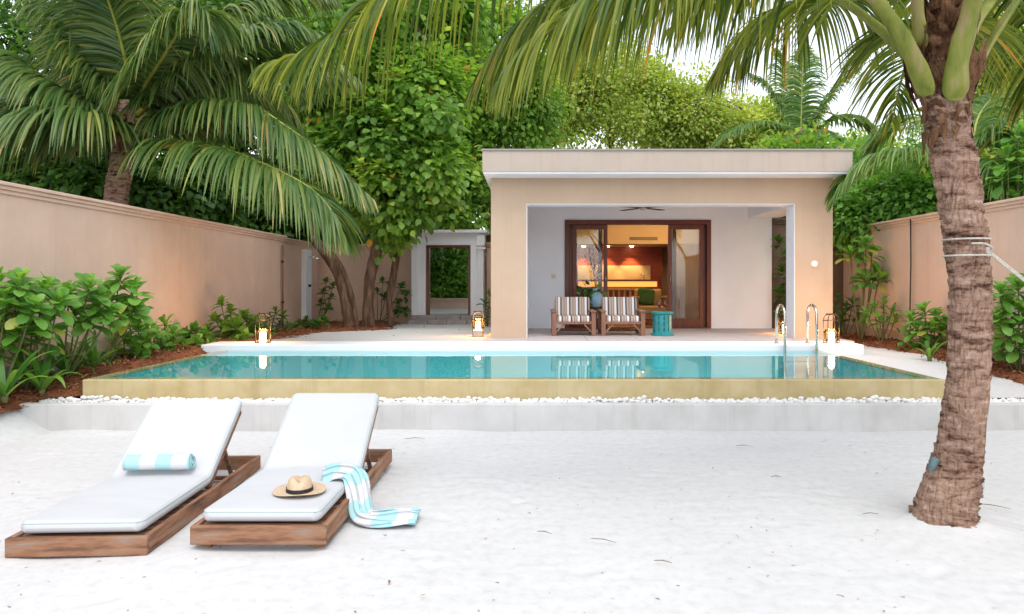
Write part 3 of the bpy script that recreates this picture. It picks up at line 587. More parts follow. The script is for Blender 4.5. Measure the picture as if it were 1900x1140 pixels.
# ------------------------------------------------------------ outdoor shower, pipe, cable
sh = empty('outdoor_shower', (-6.10, 19.7, 0.6), 'white outdoor shower panel with chrome head on the set-back wall', 'shower')
MB().box(0.0, 0.13, -0.24, 0.24, 0.0, 1.86).build('panel', M['plaster'], sh, bev=0.01)
MB().tube([(0.13, -0.02, 1.66), (0.36, -0.02, 1.66)], 0.018, 10).build('shower_arm', M['steel'], sh, smooth=True)
MB().lathe([(0.10, 0), (0.10, 0.02), (0.02, 0.03)], 20, (0.36, -0.02, 1.62)).build('shower_head', M['steel'], sh)
MB().tube([(0.13, -0.02, 0.9), (0.19, -0.02, 0.9)], 0.035, 12).build('valve', M['iron'], sh)
pp_ = empty('wall_pipe', (-5.84, 17.25, 0.55), 'thin rusty red pipe rising in the wall corner', 'pipe')
MB().tube([(0, 0, 0), (0, 0, 1.9)], 0.022, 8).build('pipe', plain('rusty_pipe', (0.20, 0.085, 0.06), 0.6), pp_, smooth=True)
for z in (0.55, 1.5): MB().lathe([(0.035, z), (0.035, z + 0.04)], 10).build('clip', M['iron'], pp_)
q0 = P(1690, 386, 13.3); q0.x = 6.74
tag(MB().tube([(6.74, 13.2, 2.72), (6.745, 13.2, 1.9), (6.74, 13.22, 1.15), (6.735, 13.2, 0.72)], 0.012, 8).build('cable', M['iron'], smooth=True), 'thin dark cable hanging down the beige wall near the ringed palm trunk', 'cable')

# ------------------------------------------------------------ lanterns
def lantern(loc, label, energy, boxed=False):
    e = empty('lantern', loc, label, 'lantern', 'lit lanterns round the pool')
    z0 = 0.012
    if boxed:
        MB().box(-0.095, 0.095, -0.095, 0.095, 0, 0.12).build('base', surf('lantern_stone', [(0.3, (0.45, 0.40, 0.35)), (0.7, (0.55, 0.50, 0.45))], scale=9), e, bev=0.008); z0 = 0.12
    else: MB().lathe([(0.13, 0), (0.13, 0.012)], 24).build('base', M['iron'], e)
    g = MB().lathe([(0.085, z0 + 0.004), (0.125, z0 + 0.05), (0.13, z0 + 0.12), (0.115, z0 + 0.19), (0.10, z0 + 0.21)], 24, cap=False).build('glass', M['amber'], e, smooth=True)
    MB().lathe([(0.045, z0), (0.047, z0 + 0.15), (0.04, z0 + 0.157)], 18).build('candle', M['candle'], e, smooth=True)
    top = 0.46
    for k in range(4):
        q = math.pi / 4 + k * math.pi / 2; c, s = math.cos(q), math.sin(q)
        pts = [(0.127 * c, 0.127 * s, 0.01), (0.132 * c, 0.132 * s, 0.30), (0.128 * c, 0.128 * s, top - 0.07), (0.105 * c, 0.105 * s, top - 0.02), (0.06 * c, 0.06 * s, top)]
        MB().tube(spline(pts, 14), 0.0065, 7).build('upright', M['iron'], e, smooth=True)
    MB().tube([(0.132 * math.cos(a), 0.132 * math.sin(a), 0.37) for a in np.linspace(0, 2 * math.pi, 25)], 0.005, 6).build('hoop', M['iron'], e, smooth=True)
    MB().box(-0.085, 0.085, -0.022, 0.022, top - 0.004, top + 0.022).build('handle', M['leather'], e, bev=0.008)
    lamp('candle_light', 'POINT', Vector(loc) + Vector((0, 0, z0 + 0.17)), energy, col=(1.0, 0.50, 0.17), size=0.045)
LE = 16.0
lantern((4.85, 12.02, DZ), 'lit lantern on the pool coping in front of the pillar with the round disc', LE)
lantern((4.84, 14.2, DZ + 0.005), 'lit lantern standing in the dark gap behind the pillar with the round disc', LE)
lantern((-1.04, 14.0, 0.555), 'lit lantern on a pale stone block near the white gateway', LE, True)
lantern((-4.42, 12.1, DZ), 'lit lantern half hidden by shrubs at the planting bed corner', LE)

# ------------------------------------------------------------ pool handrails
for x, lab in ((3.95, 'curved steel pool handrail before the dark terrace gap'), (4.45, 'curved steel pool handrail beside the coping lantern')):
    e = empty('pool_handrail', (x, 11.8, WZ), lab, 'handrail', 'pool ladder handrails')
    pts = [(0, 0.2, 0.09), (0, 0.2, 0.55)] + [(0, 0.2 * math.cos(a), 0.55 + 0.17 * math.sin(a)) for a in np.linspace(0.3, math.pi - 0.3, 9)] + [(0, -0.2, 0.55), (0, -0.2, -0.9)]
    MB().tube(pts, 0.021, 12).build('rail', M['steel'], e, smooth=True)
    MB().lathe([(0.045, 0.092), (0.045, 0.102), (0.025, 0.112)], 16, (0, 0.2, 0)).build('flange', M['steel'], e)
    for z in (-0.15, -0.42, -0.69):
        if x < 4.2: MB().box(0.0, 0.5, -0.24, -0.16, z - 0.02, z).build('ladder_tread', M['steel'], e)

# ------------------------------------------------------------ striped armchairs, side table, glasses
def chair(x, y, label):
    e = empty('armchair', (x, y, DZ + 0.004), label, 'armchair', 'striped terrace armchairs')
    W = M['chairwood']
    for sx in (-1, 1):
        MB().box(sx * 0.365 - .04, sx * 0.365 + .04, -0.40, -0.33, 0, 0.435).build('leg', W, e, bev=0.005)
        MB().box(sx * 0.365 - .035, sx * 0.365 + .035, 0.30, 0.37, 0, 0.435).build('leg', W, e, bev=0.005)
        MB().box(sx * 0.365 - .05, sx * 0.365 + .05, -0.42, 0.42, 0.436, 0.468).build('arm', W, e, bev=0.006)
        MB().box(sx * 0.365 - .02, sx * 0.365 + .02, -0.329, 0.299, 0.04, 0.10).build('side_rail', W, e, bev=0.004)
        MB().bar((sx * 0.325, -0.365, 0.07), (sx * 0.18, -0.365, 0.225), 0.03, 0.03, up=(0, 1, 0)).build('brace', W, e)
    MB().box(-0.325, 0.325, -0.39, -0.345, 0.215, 0.272).build('front_rail', W, e, bev=0.004)
    MB().box(-0.325, 0.325, 0.31, 0.35, 0.04, 0.10).build('rear_rail', W, e, bev=0.004)
    MB().box(-0.325, 0.325, -0.345, 0.33, 0.222, 0.255).build('seat_board', W, e)
    MB().box(-0.31, 0.31, -0.40, 0.25, 0.2555, 0.365).build('seat_cushion', M['chair_stripe'], e, bev=0.03)
    o = MB().box(-0.335, 0.335, -0.06, 0.06, 0, 0.38).build('back_cushion', M['chair_stripe'], e, bev=0.035); o.location = (0, 0.22, 0.33); o.rotation_euler = (R(-12), 0, 0)
chair(0.755, 14.02, 'striped wooden armchair before the white wall and door jamb')
chair(1.665, 14.02, 'striped wooden armchair beside the teal drum table')
tb = empty('side_table', (2.405, 13.75, DZ + 0.004), 'teal glazed drum side table with pierced lattice', 'table')
T_ = M['teal']
MB().lathe([(0.215, 0), (0.215, 0.02), (0.19, 0.045), (0.178, 0.055)], 28).build('foot', T_, tb)
MB().lathe([(0.178, 0.385), (0.19, 0.395), (0.205, 0.41), (0.205, 0.44), (0.195, 0.447)], 28).build('top', T_, tb)
MB().lathe([(0.155, 0.05), (0.155, 0.388)], 24).build('shade_core', M['teal_shade'], tb)
for z in (0.055, 0.157, 0.266, 0.357): MB().lathe([(0.157, z), (0.178, z), (0.178, z + 0.03), (0.157, z + 0.03)], 28, cap=False).build('ring', T_, tb)
for r_, z in enumerate((0.085, 0.187, 0.296)):
    hgt = (0.0725, 0.0795, 0.0615)[r_]
    for k in range(12):
        q = 2 * math.pi * (k + 0.5) / 12; c, s = math.cos(q), math.sin(q)
        b = MB().bar((0.166 * c, 0.166 * s, z - 0.003), (0.166 * c, 0.166 * s, z + hgt), 0.074, 0.02, up=(c, s, 0)); b.build('lattice_post', T_, tb)
redglass = glassmat('red_drink', (0.75, 0.10, 0.06)); clear = glassmat('clear_glass', (0.97, 0.98, 0.98))
for dx, dy, lab in ((-0.055, 0.0, 'stemmed glass of red drink near the chair side of the teal table'), (0.06, 0.04, 'stemmed glass of red drink near the door side of the teal table')):
    e = empty('wine_glass', (2.405 + dx, 13.75 + dy, DZ + 0.452), lab, 'glass', 'red drinks on the teal table')
    MB().lathe([(0.03, 0), (0.03, 0.003), (0.005, 0.008), (0.004, 0.07), (0.018, 0.082), (0.040, 0.11), (0.043, 0.15), (0.038, 0.185)], 18, cap=False).build('bowl', clear, e, smooth=True)
    MB().lathe([(0.004, 0.083), (0.017, 0.085), (0.037, 0.11), (0.040, 0.145)], 18).build('drink', plain('red_cocktail', (0.45, 0.05, 0.03), 0.15, emit=None), e, smooth=True)

# blossom vase and dark stand, added in place of reflections in the door glass
vx = P(1106, 560, 15.55).x
st = empty('reflection_stand', (vx, 15.55, DZ + 0.004), 'slim dark stand added for reflections in the door glass behind the chairs', 'stand')
MB().lathe([(0.13, 0), (0.13, 0.02), (0.03, 0.04), (0.025, 0.40), (0.12, 0.43), (0.12, 0.45)], 20).build('reflection_pedestal', M['leather'], st)
vs_ = empty('reflection_vase', (vx, 15.55, DZ + 0.455), 'pale blue vase of white blossom standing in for reflections in the door glass', 'vase')
MB().lathe([(0.06, 0), (0.12, 0.05), (0.155, 0.16), (0.14, 0.27), (0.08, 0.34), (0.07, 0.38), (0.085, 0.41)], 24).build('vase', surf('reflection_blue_glaze', [(0.3, (0.22, 0.42, 0.56)), (0.7, (0.34, 0.55, 0.68))], scale=5, rough=0.2, bump=0.05), vs_, smooth=True)  # added vase, stands in for reflections in the door glass
rb_ = random.Random(9); bb = MB(); petals = []; lv = []
for k in range(7):
    dx = rb_.uniform(-.22, .12); hh = rb_.uniform(0.45, 0.95); tip = np.array([dx, rb_.uniform(-.08, .08), 0.40 + hh]); bb.tube(spline([(0, 0, 0.3), (dx * .4, 0, 0.40 + hh * .6), tip], 8), 0.005, 5)
    for j in range(10):
        u = rb_.uniform(0.5, 1.0); petals.append(np.array([dx * u * u, 0, 0.36 + hh * u]) + np.array([rb_.gauss(0, .03), rb_.gauss(0, .03), rb_.gauss(0, .02)]))
bb.build('twig', M['twig'], vs_)  # added twigs of the reflection vase
r5 = np.random.default_rng(5); T5 = np.repeat(np.array(petals), 5, 0); d5 = rand_unit(len(T5), r5)
link('blossom', scatter_mesh('blossom', OVAL_V, OVAL_F3, frames(d5, rand_unit(len(T5), r5)) * 0.032, T5, r5.uniform(0, 1, len(T5))), plain('reflection_white_petal', (0.80, 0.80, 0.84), 0.6), vs_)  # added blossom, stands in for reflections in the door glass
n5 = 60; T5 = r5.normal(size=(n5, 3)) * (0.10, 0.07, 0.10) + (-0.16, 0, 0.30); d5 = nrm(r5.normal(size=(n5, 3)) + (-0.3, -0.3, 0.2))
link('leaves', scatter_mesh('leaves', OVAL_V, OVAL_F3, frames(d5, rand_unit(n5, r5)) * 0.13, T5, r5.uniform(0, 0.8, n5)), M['leaf_dark'], vs_)  # added leaves of the reflection vase

# ------------------------------------------------------------ sun loungers
def cushion_mesh(path, width, thick, rc=0.06, name='mattress', er=0.034):
    "padded slab bent along a profile path (y, z): rounded plan corners, soft edges, slightly crowned top"
    path = np.array(path, float); s = np.concatenate([[0], np.cumsum(np.linalg.norm(np.diff(path, axis=0), axis=1))]); L = s[-1]
    edge = np.array([0, .002, .006, .012, .02, .03, .045, .07]); sv = np.unique(np.round(np.concatenate([edge, np.linspace(0.1, L - 0.1, 60), L - edge]), 5))
    ev = np.array([0, .004, .012, .025, .045, .07, .1, .16]); uv = np.unique(np.round(np.concatenate([-1 + ev, np.linspace(-0.75, 0.75, 13), 1 - ev]), 5))
    def hw(q): e = np.minimum(q, L - q); return width / 2 - (rc - np.sqrt(np.maximum(rc ** 2 - (rc - np.minimum(e, rc)) ** 2, 0)))
    tng = np.gradient(path, axis=0); tng /= np.linalg.norm(tng, axis=1)[:, None]
    def at(q, h):
        p = np.stack([np.interp(q, s, path[:, 0]), np.interp(q, s, path[:, 1])], -1); t_ = np.stack([np.interp(q, s, tng[:, 0]), np.interp(q, s, tng[:, 1])], -1)
        t_ /= np.linalg.norm(t_, axis=-1, keepdims=True); return p + np.stack([-t_[..., 1], t_[..., 0]], -1) * h[..., None]
    Sg, Ug = np.meshgrid(sv, uv, indexing='ij'); Xg = Ug * hw(Sg); d = np.minimum(hw(Sg) - np.abs(Xg), np.minimum(Sg, L - Sg))
    h = thick / 2 * np.sqrt(np.maximum(1 - (1 - np.minimum(d / er, 1)) ** 2, 0)); crown = 0.010 * (1 - Ug ** 2) * np.minimum(np.minimum(Sg, L - Sg) / 0.15, 1)
    wr = (0.005 * fbm(np.stack([Xg * 4, Sg * 3, 0 * Xg], -1), 2, 4) + 0.003 * fbm(np.stack([Xg * 3, Sg * 14, 0 * Xg], -1), 2, 9)) * np.minimum(d / er, 1)
    A = at(Sg, h + crown + wr); B = at(Sg, -h * 0.96); V = np.concatenate([np.stack([Xg, A[..., 0], A[..., 1]], -1).reshape(-1, 3), np.stack([Xg, B[..., 0], B[..., 1]], -1).reshape(-1, 3)])
    nS, nU = Sg.shape; k = (np.arange(nS - 1)[:, None] * nU + np.arange(nU - 1)[None]).ravel(); q = np.stack([k, k + nU, k + nU + 1, k + 1], -1)
    me = np_mesh(name, V, np.concatenate([q, q[:, ::-1] + nS * nU]))
    def rim(q, side, ins, hh): x = side * (hw(np.array(q)) - ins); p = at(np.array(q), np.array(hh)); return (float(x), float(p[0]), float(p[1]))
    ins = 0.008; hh = thick / 2 * math.sqrt(1 - (1 - ins / er) ** 2)
    ss_ = [ins + (L - 2 * ins) * t_ for t_ in np.linspace(0, 1, 90)] ; ss_ = sorted(set(ss_ + [ins + e_ for e_ in edge] + [L - ins - e_ for e_ in edge]))
    loop = [rim(q, 1, ins, hh) for q in ss_] + [rim(q, -1, ins, hh) for q in ss_[::-1]]; loop.append(loop[0])
    return me, loop
def lounger(loc, rz, label, feet=True, foot=0.048):
    e = empty('sun_lounger', loc, label, 'sun lounger', 'teak sun loungers on the sand', rz)
    w_, L = 0.392, 2.0; b0, b1 = foot, foot + 0.108
    for sx in (-1, 1):
        bevel(MB().box(sx * (w_ - 0.017) - .017, sx * (w_ - 0.017) + .017, 0.036, L, b0, b1).build('side_rail', M['teaky'], e), 0.006)
        for y in (0.10, L - 0.14): MB().box(sx * 0.33 - .03, sx * 0.33 + .03, y - .03, y + .03, -0.03, b0 + 0.06).build('foot', M['teak'], e, bev=0.004)
    MB().box(-w_, w_, 0, 0.0355, b0, b1).build('end_rail', M['teak'], e, bev=0.006); MB().box(-w_ + 0.035, w_ - 0.035, L - 0.034, L - 0.001, b0, b1).build('end_rail', M['teak'], e, bev=0.006)
    for k in range(9): MB().box(-w_ + 0.036, w_ - 0.036, 0.10 + k * 0.105, 0.165 + k * 0.105, b1 - 0.035, b1 - 0.015).build('slat', M['teak'], e)
    yF, zF = 1.04, b1 - 0.012; ang = R(34); ca, sa = math.cos(ang), math.sin(ang); BL = 0.77
    for sx in (-1, 1): MB().bar((sx * 0.325, yF, zF), (sx * 0.325, yF + BL * ca, zF + BL * sa), 0.035, 0.03, up=(0, -sa, ca)).build('back_rail', M['teaky'], e)
    for k in range(7):
        u = 0.06 + k * 0.115; MB().bar((-0.305, yF + u * ca, zF + u * sa + 0.004), (0.305, yF + u * ca, zF + u * sa + 0.004), 0.06, 0.018, up=(0, -sa, ca)).build('back_slat', M['teak'], e)
    for sx in (-1, 1): MB().bar((sx * 0.29, yF + 0.45 * ca, zF + 0.45 * sa - 0.02), (sx * 0.29, yF + 0.58, b0 + 0.03), 0.03, 0.02).build('prop', M['teak'], e)
    MB().box(-w_ + 0.036, w_ - 0.036, yF + 0.56, yF + 0.60, b0 + 0.006, b0 + 0.03).build('prop_bar', M['teak'], e)
    # mattress: flat part, bend, raised back
    th = 0.075; zc_ = b1 + 0.006 + th / 2
    pts = [(0.035 + 0.001, zc_)] + [(0.04 + t_, zc_) for t_ in (0.008, 0.02, 0.035, 0.06)] + [(y, zc_) for y in np.linspace(0.15, 0.94, 12)]
    for q in np.linspace(0, ang, 7): pts.append((1.0 + 0.14 * math.sin(q), zc_ + 0.14 * (1 - math.cos(q))))
    last = pts[-1]
    for u in list(np.linspace(0.05, BL - 0.12, 9)) + [BL - 0.07, BL - 0.04, BL - 0.022, BL - 0.01, BL - 0.002]: pts.append((last[0] + u * ca, last[1] + u * sa))
    me, loop = cushion_mesh(pts, 0.70, th)
    mt = link('mattress', me, M['white_cloth'], e)
    MB().tube(loop, 0.0042, 6, caps=False).build('piping', M['piping'], mt, smooth=True)
    return e
lg1 = lounger((-1.582, 4.25, 0.0), 0, 'teak sun lounger holding the straw hat and draped towel')
lg2 = lounger((-2.578, 4.17, -0.02), R(2.6), 'teak sun lounger with a rolled striped towel on it', foot=0.03)

# rolled towel
e = empty('rolled_towel', (-2.63, 5.205, 0.292), 'rolled white and aqua striped towel on the lounger cushion', 'towel', rz=R(2.6))
b = MB(); spir = []
for i in range(120):
    a = i / 119 * 2 * math.pi * 4.6; r = 0.010 + 0.052 * i / 119; spir.append((r * math.cos(a), r * math.sin(a)))
vs = []; nx = 22
for kx in range(nx + 1):
    x = -0.225 + 0.45 * kx / nx
    for i, (y, z) in enumerate(spir):
        wob = 1 + 0.03 * math.sin(i * 0.2 + kx * 0.5); vs.append((x + 0.012 * math.sin(i * 0.11) * (abs(kx - nx / 2) > nx / 2 - 1), y * wob, z * wob))
n_ = len(spir); fs = [(k * n_ + i, k * n_ + i + 1, (k + 1) * n_ + i + 1, (k + 1) * n_ + i) for k in range(nx) for i in range(n_ - 1)]
b.add(vs, fs); o = b.build('towel_roll', M['towel_roll'], e, smooth=True)
sm = o.modifiers.new('thick', 'SOLIDIFY'); sm.thickness = 0.008

# straw hat
hc = P(556, 928, 4.62)
hat = empty('straw_hat', (hc.x, 4.62, 0.252), 'straw fedora with a black band lying on the cushion', 'hat', rz=R(12)); hat.scale = (1.05, 1.05, 0.9)
straw = surf('straw_weave', [(0.3, (0.52, 0.38, 0.25)), (0.7, (0.64, 0.49, 0.34))], scale=60, detail=4, rough=0.8, bump=0.5, bscale=160, bdist=0.002)
V = []; nA = 48
prof = [(0.152, 0.010), (0.150, 0.013), (0.125, 0.006), (0.095, 0.004), (0.082, 0.008), (0.079, 0.03), (0.074, 0.06), (0.068, 0.085), (0.058, 0.10), (0.040, 0.105), (0.018, 0.098), (0.001, 0.096)]
for r, z in prof:
    for j in range(nA):
        a = 2 * math.pi * j / nA; c, s_ = math.cos(a), math.sin(a); rx, ry = r * (0.93 if r < 0.1 else 1), r * (1.1 if r < 0.1 else 1.03)
        zz = z
        if r > 0.1: zz += 0.010 * ((s_ * 1.0) ** 2) * (r - 0.1) / 0.05 + 0.004 * math.sin(3 * a)
        if z > 0.08: zz -= 0.030 * math.exp(-(c * r / 0.022) ** 2) * (1 if s_ * r < 0.05 else 0.4); 
        if z > 0.05 and s_ < 0: rx *= 1 - 0.22 * (z - 0.05) / 0.05 * abs(s_)
        V.append((c * rx, s_ * ry, zz))
Fq = [(i * nA + j, i * nA + (j + 1) % nA, (i + 1) * nA + (j + 1) % nA, (i + 1) * nA + j) for i in range(len(prof) - 1) for j in range(nA)]
o = MB().add(V, Fq).build('hat_body', straw, hat, smooth=True); sm = o.modifiers.new('thick', 'SOLIDIFY'); sm.thickness = 0.003
vb = []
for r, z in ((0.0845, 0.010), (0.082, 0.036)):
    for j in range(nA):
        a = 2 * math.pi * j / nA; vb.append((math.cos(a) * r * 0.935, math.sin(a) * r * 1.105, z))
MB().add(vb, [(j, (j + 1) % nA, nA + (j + 1) % nA, nA + j) for j in range(nA)]).build('hat_band', plain('black_band', (0.012, 0.012, 0.016), 0.7), hat, smooth=True)

# draped towel
ctr = [(-1.40, 4.97, 0.246), (-1.33, 4.99, 0.262), (-1.26, 4.98, 0.262), (-1.205, 4.95, 0.252), (-1.165, 4.90, 0.20), (-1.135, 4.84, 0.12), (-1.105, 4.78, 0.05), (-1.05, 4.74, 0.032), (-0.97, 4.74, 0.03), (-0.88, 4.77, 0.03), (-0.80, 4.79, 0.028), (-0.75, 4.80, 0.022)]
C = spline(ctr, 90); Tn = nrm(np.gradient(C, axis=0)); nw = 41
sd_ = nrm(np.cross(Tn, np.tile([[0, -0.15, 1.0]], (90, 1)))); sd_[:] = nrm(sd_ + np.array([0.15, 0.6, 0.0]) * -1.0); upv = nrm(np.cross(sd_, Tn))
upv *= np.sign((upv * (0.5, -0.3, 1)).sum(1))[:, None]
u = np.linspace(0, 1, 90); V = []
for j in range(nw):
    v_ = j / (nw - 1) - 0.5; wdt = 0.19 + 0.10 * ss(0.62, 1.0, u) - 0.03 * np.exp(-((u - 0.45) / 0.15) ** 2)
    h = 0.020 * np.cos(v_ * 2 * math.pi * 2.6 + 1.2 * np.sin(u * 5) + 0.6) * (0.55 + 0.45 * np.sin(u * 7 + 1)) + 0.012 * np.sin(v_ * 11 + u * 9)
    h = h + 0.012 + 0.035 * (1 - (2 * v_) ** 2) * (1 - 0.6 * ss(0.6, 1, u))
    V.append(C + sd_ * (v_ * wdt + 0.012 * np.sin(u * 14 + j))[:, None] + upv * h[:, None])
V = np.array(V).transpose(1, 0, 2); V[..., 2] = np.maximum(V[..., 2], 0.012)
me = grid_mesh('draped_towel', V[..., 0], V[..., 1], V[..., 2]); a_ = me.attributes.new('rnd', 'FLOAT', 'POINT')
a_.data.foreach_set('value', np.repeat(u[:, None] + 0.0, nw, 1).ravel().astype(np.float32) + 0.02 * np.tile(np.sin(np.linspace(0, 9, nw)), 90).astype(np.float32))
m, t, b = new_mat('aqua_striped_towel'); at = nd(t, 'ShaderNodeAttribute', attribute_name='rnd')
mu = nd(t, 'ShaderNodeMath', operation='MULTIPLY'); mu.inputs[1].default_value = 4.3; f = nd(t, 'ShaderNodeMath', operation='FRACT')
r = ramp(t, [(0, (0.37, 0.60, 0.63)), (0.5, (0.60, 0.61, 0.63))], 'CONSTANT')
t.links.new(at.outputs['Fac'], mu.inputs[0]); t.links.new(mu.outputs[0], f.inputs[0]); t.links.new(f.outputs[0], r.inputs['Fac']); t.links.new(r.outputs[0], b.inputs['Base Color']); b.inputs['Roughness'].default_value = 0.95; b.inputs['Specular IOR Level'].default_value = 0.1
tw = tag(link('towel', me, m), 'white and aqua striped towel draped off the lounger onto the sand', 'towel'); sm = tw.modifiers.new('thick', 'SOLIDIFY'); sm.thickness = 0.005

# ------------------------------------------------------------ pebbles in the trough
pm = []
for k in range(6):
    bm = bmesh.new(); bmesh.ops.create_icosphere(bm, subdivisions=2, radius=1)
    for v_ in bm.verts:
        q = np.array(v_.co); f_ = 1 + 0.22 * float(fbm(q[None] * 1.3 + k * 7, 2, k)[0]); v_.co = Vector((q[0] * f_, q[1] * f_ * 0.85, q[2] * f_ * 0.68))
    me = bpy.data.meshes.new('pebble'); bm.to_mesh(me); bm.free(); me.materials.append(M['pebble']); me.polygons.foreach_set('use_smooth', [True] * len(me.polygons)); pm.append(me)
rp = np.random.default_rng(12)
def pebz(x): return 0.256 + 0.022 * n2(np.array([x * 1.1]), np.array([0.0]), 3, 6)[0]
for k in range(300):
    x = -5.3 + 10.6 * (k + rp.uniform(-.4, .4)) / 300; y = rp.uniform(7.94, 8.11); s_ = rp.uniform(0.018, 0.042)
    o = bpy.data.objects.new('pebble', pm[k % 6]); COL.objects.link(o); o.parent = ledge
    o.location = (x, y, pebz(x) + (y - 7.94) * 0.20 + s_ * 0.25); o.scale = (s_,) * 3; o.rotation_euler = tuple(rp.uniform(-0.5, 0.5, 2)) + (rp.uniform(0, 6),)
bm = bmesh.new(); bmesh.ops.create_icosphere(bm, subdivisions=1, radius=1); iv = np.array([v_.co[:] for v_ in bm.verts]) * (1, .85, .7); fi = np.array([[v_.index for v_ in f_.verts] for f_ in bm.faces]); bm.free()
n = 2600; x = rp.uniform(-5.35, 7.1, n); y = rp.uniform(7.92, 8.14, n); T = np.stack([x, y, 0.245 + 0.1 * (y - 7.92) + rp.uniform(0, 0.015, n)], -1)
Mx = frames(rand_unit(n, rp), rand_unit(n, rp)) * rp.uniform(0.014, 0.032, n)[:, None, None]
o = link('pebble_bed', scatter_mesh('pebble_bed', iv, fi, Mx, T, rp.uniform(0, 1, n)), M['pebble'], ledge); o['kind'] = 'stuff'

# ------------------------------------------------------------ litter on the sand
lm = []
for k, c in enumerate(((0.28, 0.13, 0.06), (0.45, 0.27, 0.08), (0.20, 0.11, 0.08), (0.30, 0.33, 0.05))):
    vv = OVAL_V * (1, 0.62, 1.6); me = bpy.data.meshes.new('fallen_leaf'); me.from_pydata(vv.tolist(), [], OVAL_F3.tolist()); me.materials.append(plain('fallen_leaf_%d' % k, c, 0.8)); lm.append(me)
rl_ = np.random.default_rng(44)
def leaf_at(x, y, z, s_, k):
    o = bpy.data.objects.new('fallen_leaf', lm[k % 4]); COL.objects.link(o); o.location = (x, y, z); o.scale = (s_,) * 3; o.rotation_euler = (rl_.uniform(-.4, .4), rl_.uniform(-.2, .2), rl_.uniform(0, 6.3))
    return o
for k in range(30):
    yv = rl_.uniform(2.9, 7.4); xv = rl_.uniform(-0.62, 0.62) * yv + 0.2
    if -3.2 < xv < -0.6 and 4 < yv < 6.6: xv += 3
    tag(leaf_at(xv, yv, 0.022, rl_.uniform(0.014, 0.034), k), 'small dry leaf fragment lying on the white sand', 'leaf', 'dry leaf fragments scattered on the sand')
for px, py in ((785, 605), (820, 606), (770, 618), (850, 612), (735, 628)):
    yv = (HC - 0.5) * F / (py - VY); q = P(px, py, yv); tag(leaf_at(q.x, yv, 0.545 - 0.1 * float(ss(12.5, 20, np.array(yv))) + 0.012, 0.13, 1), 'yellow fallen leaf on the courtyard sand before the gateway', 'leaf', 'yellow leaves before the gateway')
for px, py, L_, a in ((1380, 832, 0.14, -0.2), (1120, 1010, 0.16, -0.45), (1615, 960, 0.11, 0.05), (1840, 945, 0.22, -0.6), (770, 818, 0.2, 0.1), (1230, 1050, 0.1, -0.4), (1010, 995, 0.10, -0.5), (1700, 978, 0.10, 0.0), (620, 835, 0.1, 0.2), (1440, 890, 0.08, -0.1)):
    yv = HC * F / (py - VY); q = P(px, py, yv); c, s_ = math.cos(a) * L_ / 2, math.sin(a) * L_ / 2
    b = MB().tube([(q.x - c, yv - s_, 0.022), (q.x, yv + 0.006, 0.028), (q.x + c, yv + s_, 0.022)], [0.0018, 0.0026, 0.0012], 6)
    tag(b.build('twig', M['twig']), 'thin brown twig lying on the white sand', 'twig', 'twigs scattered on the sand')

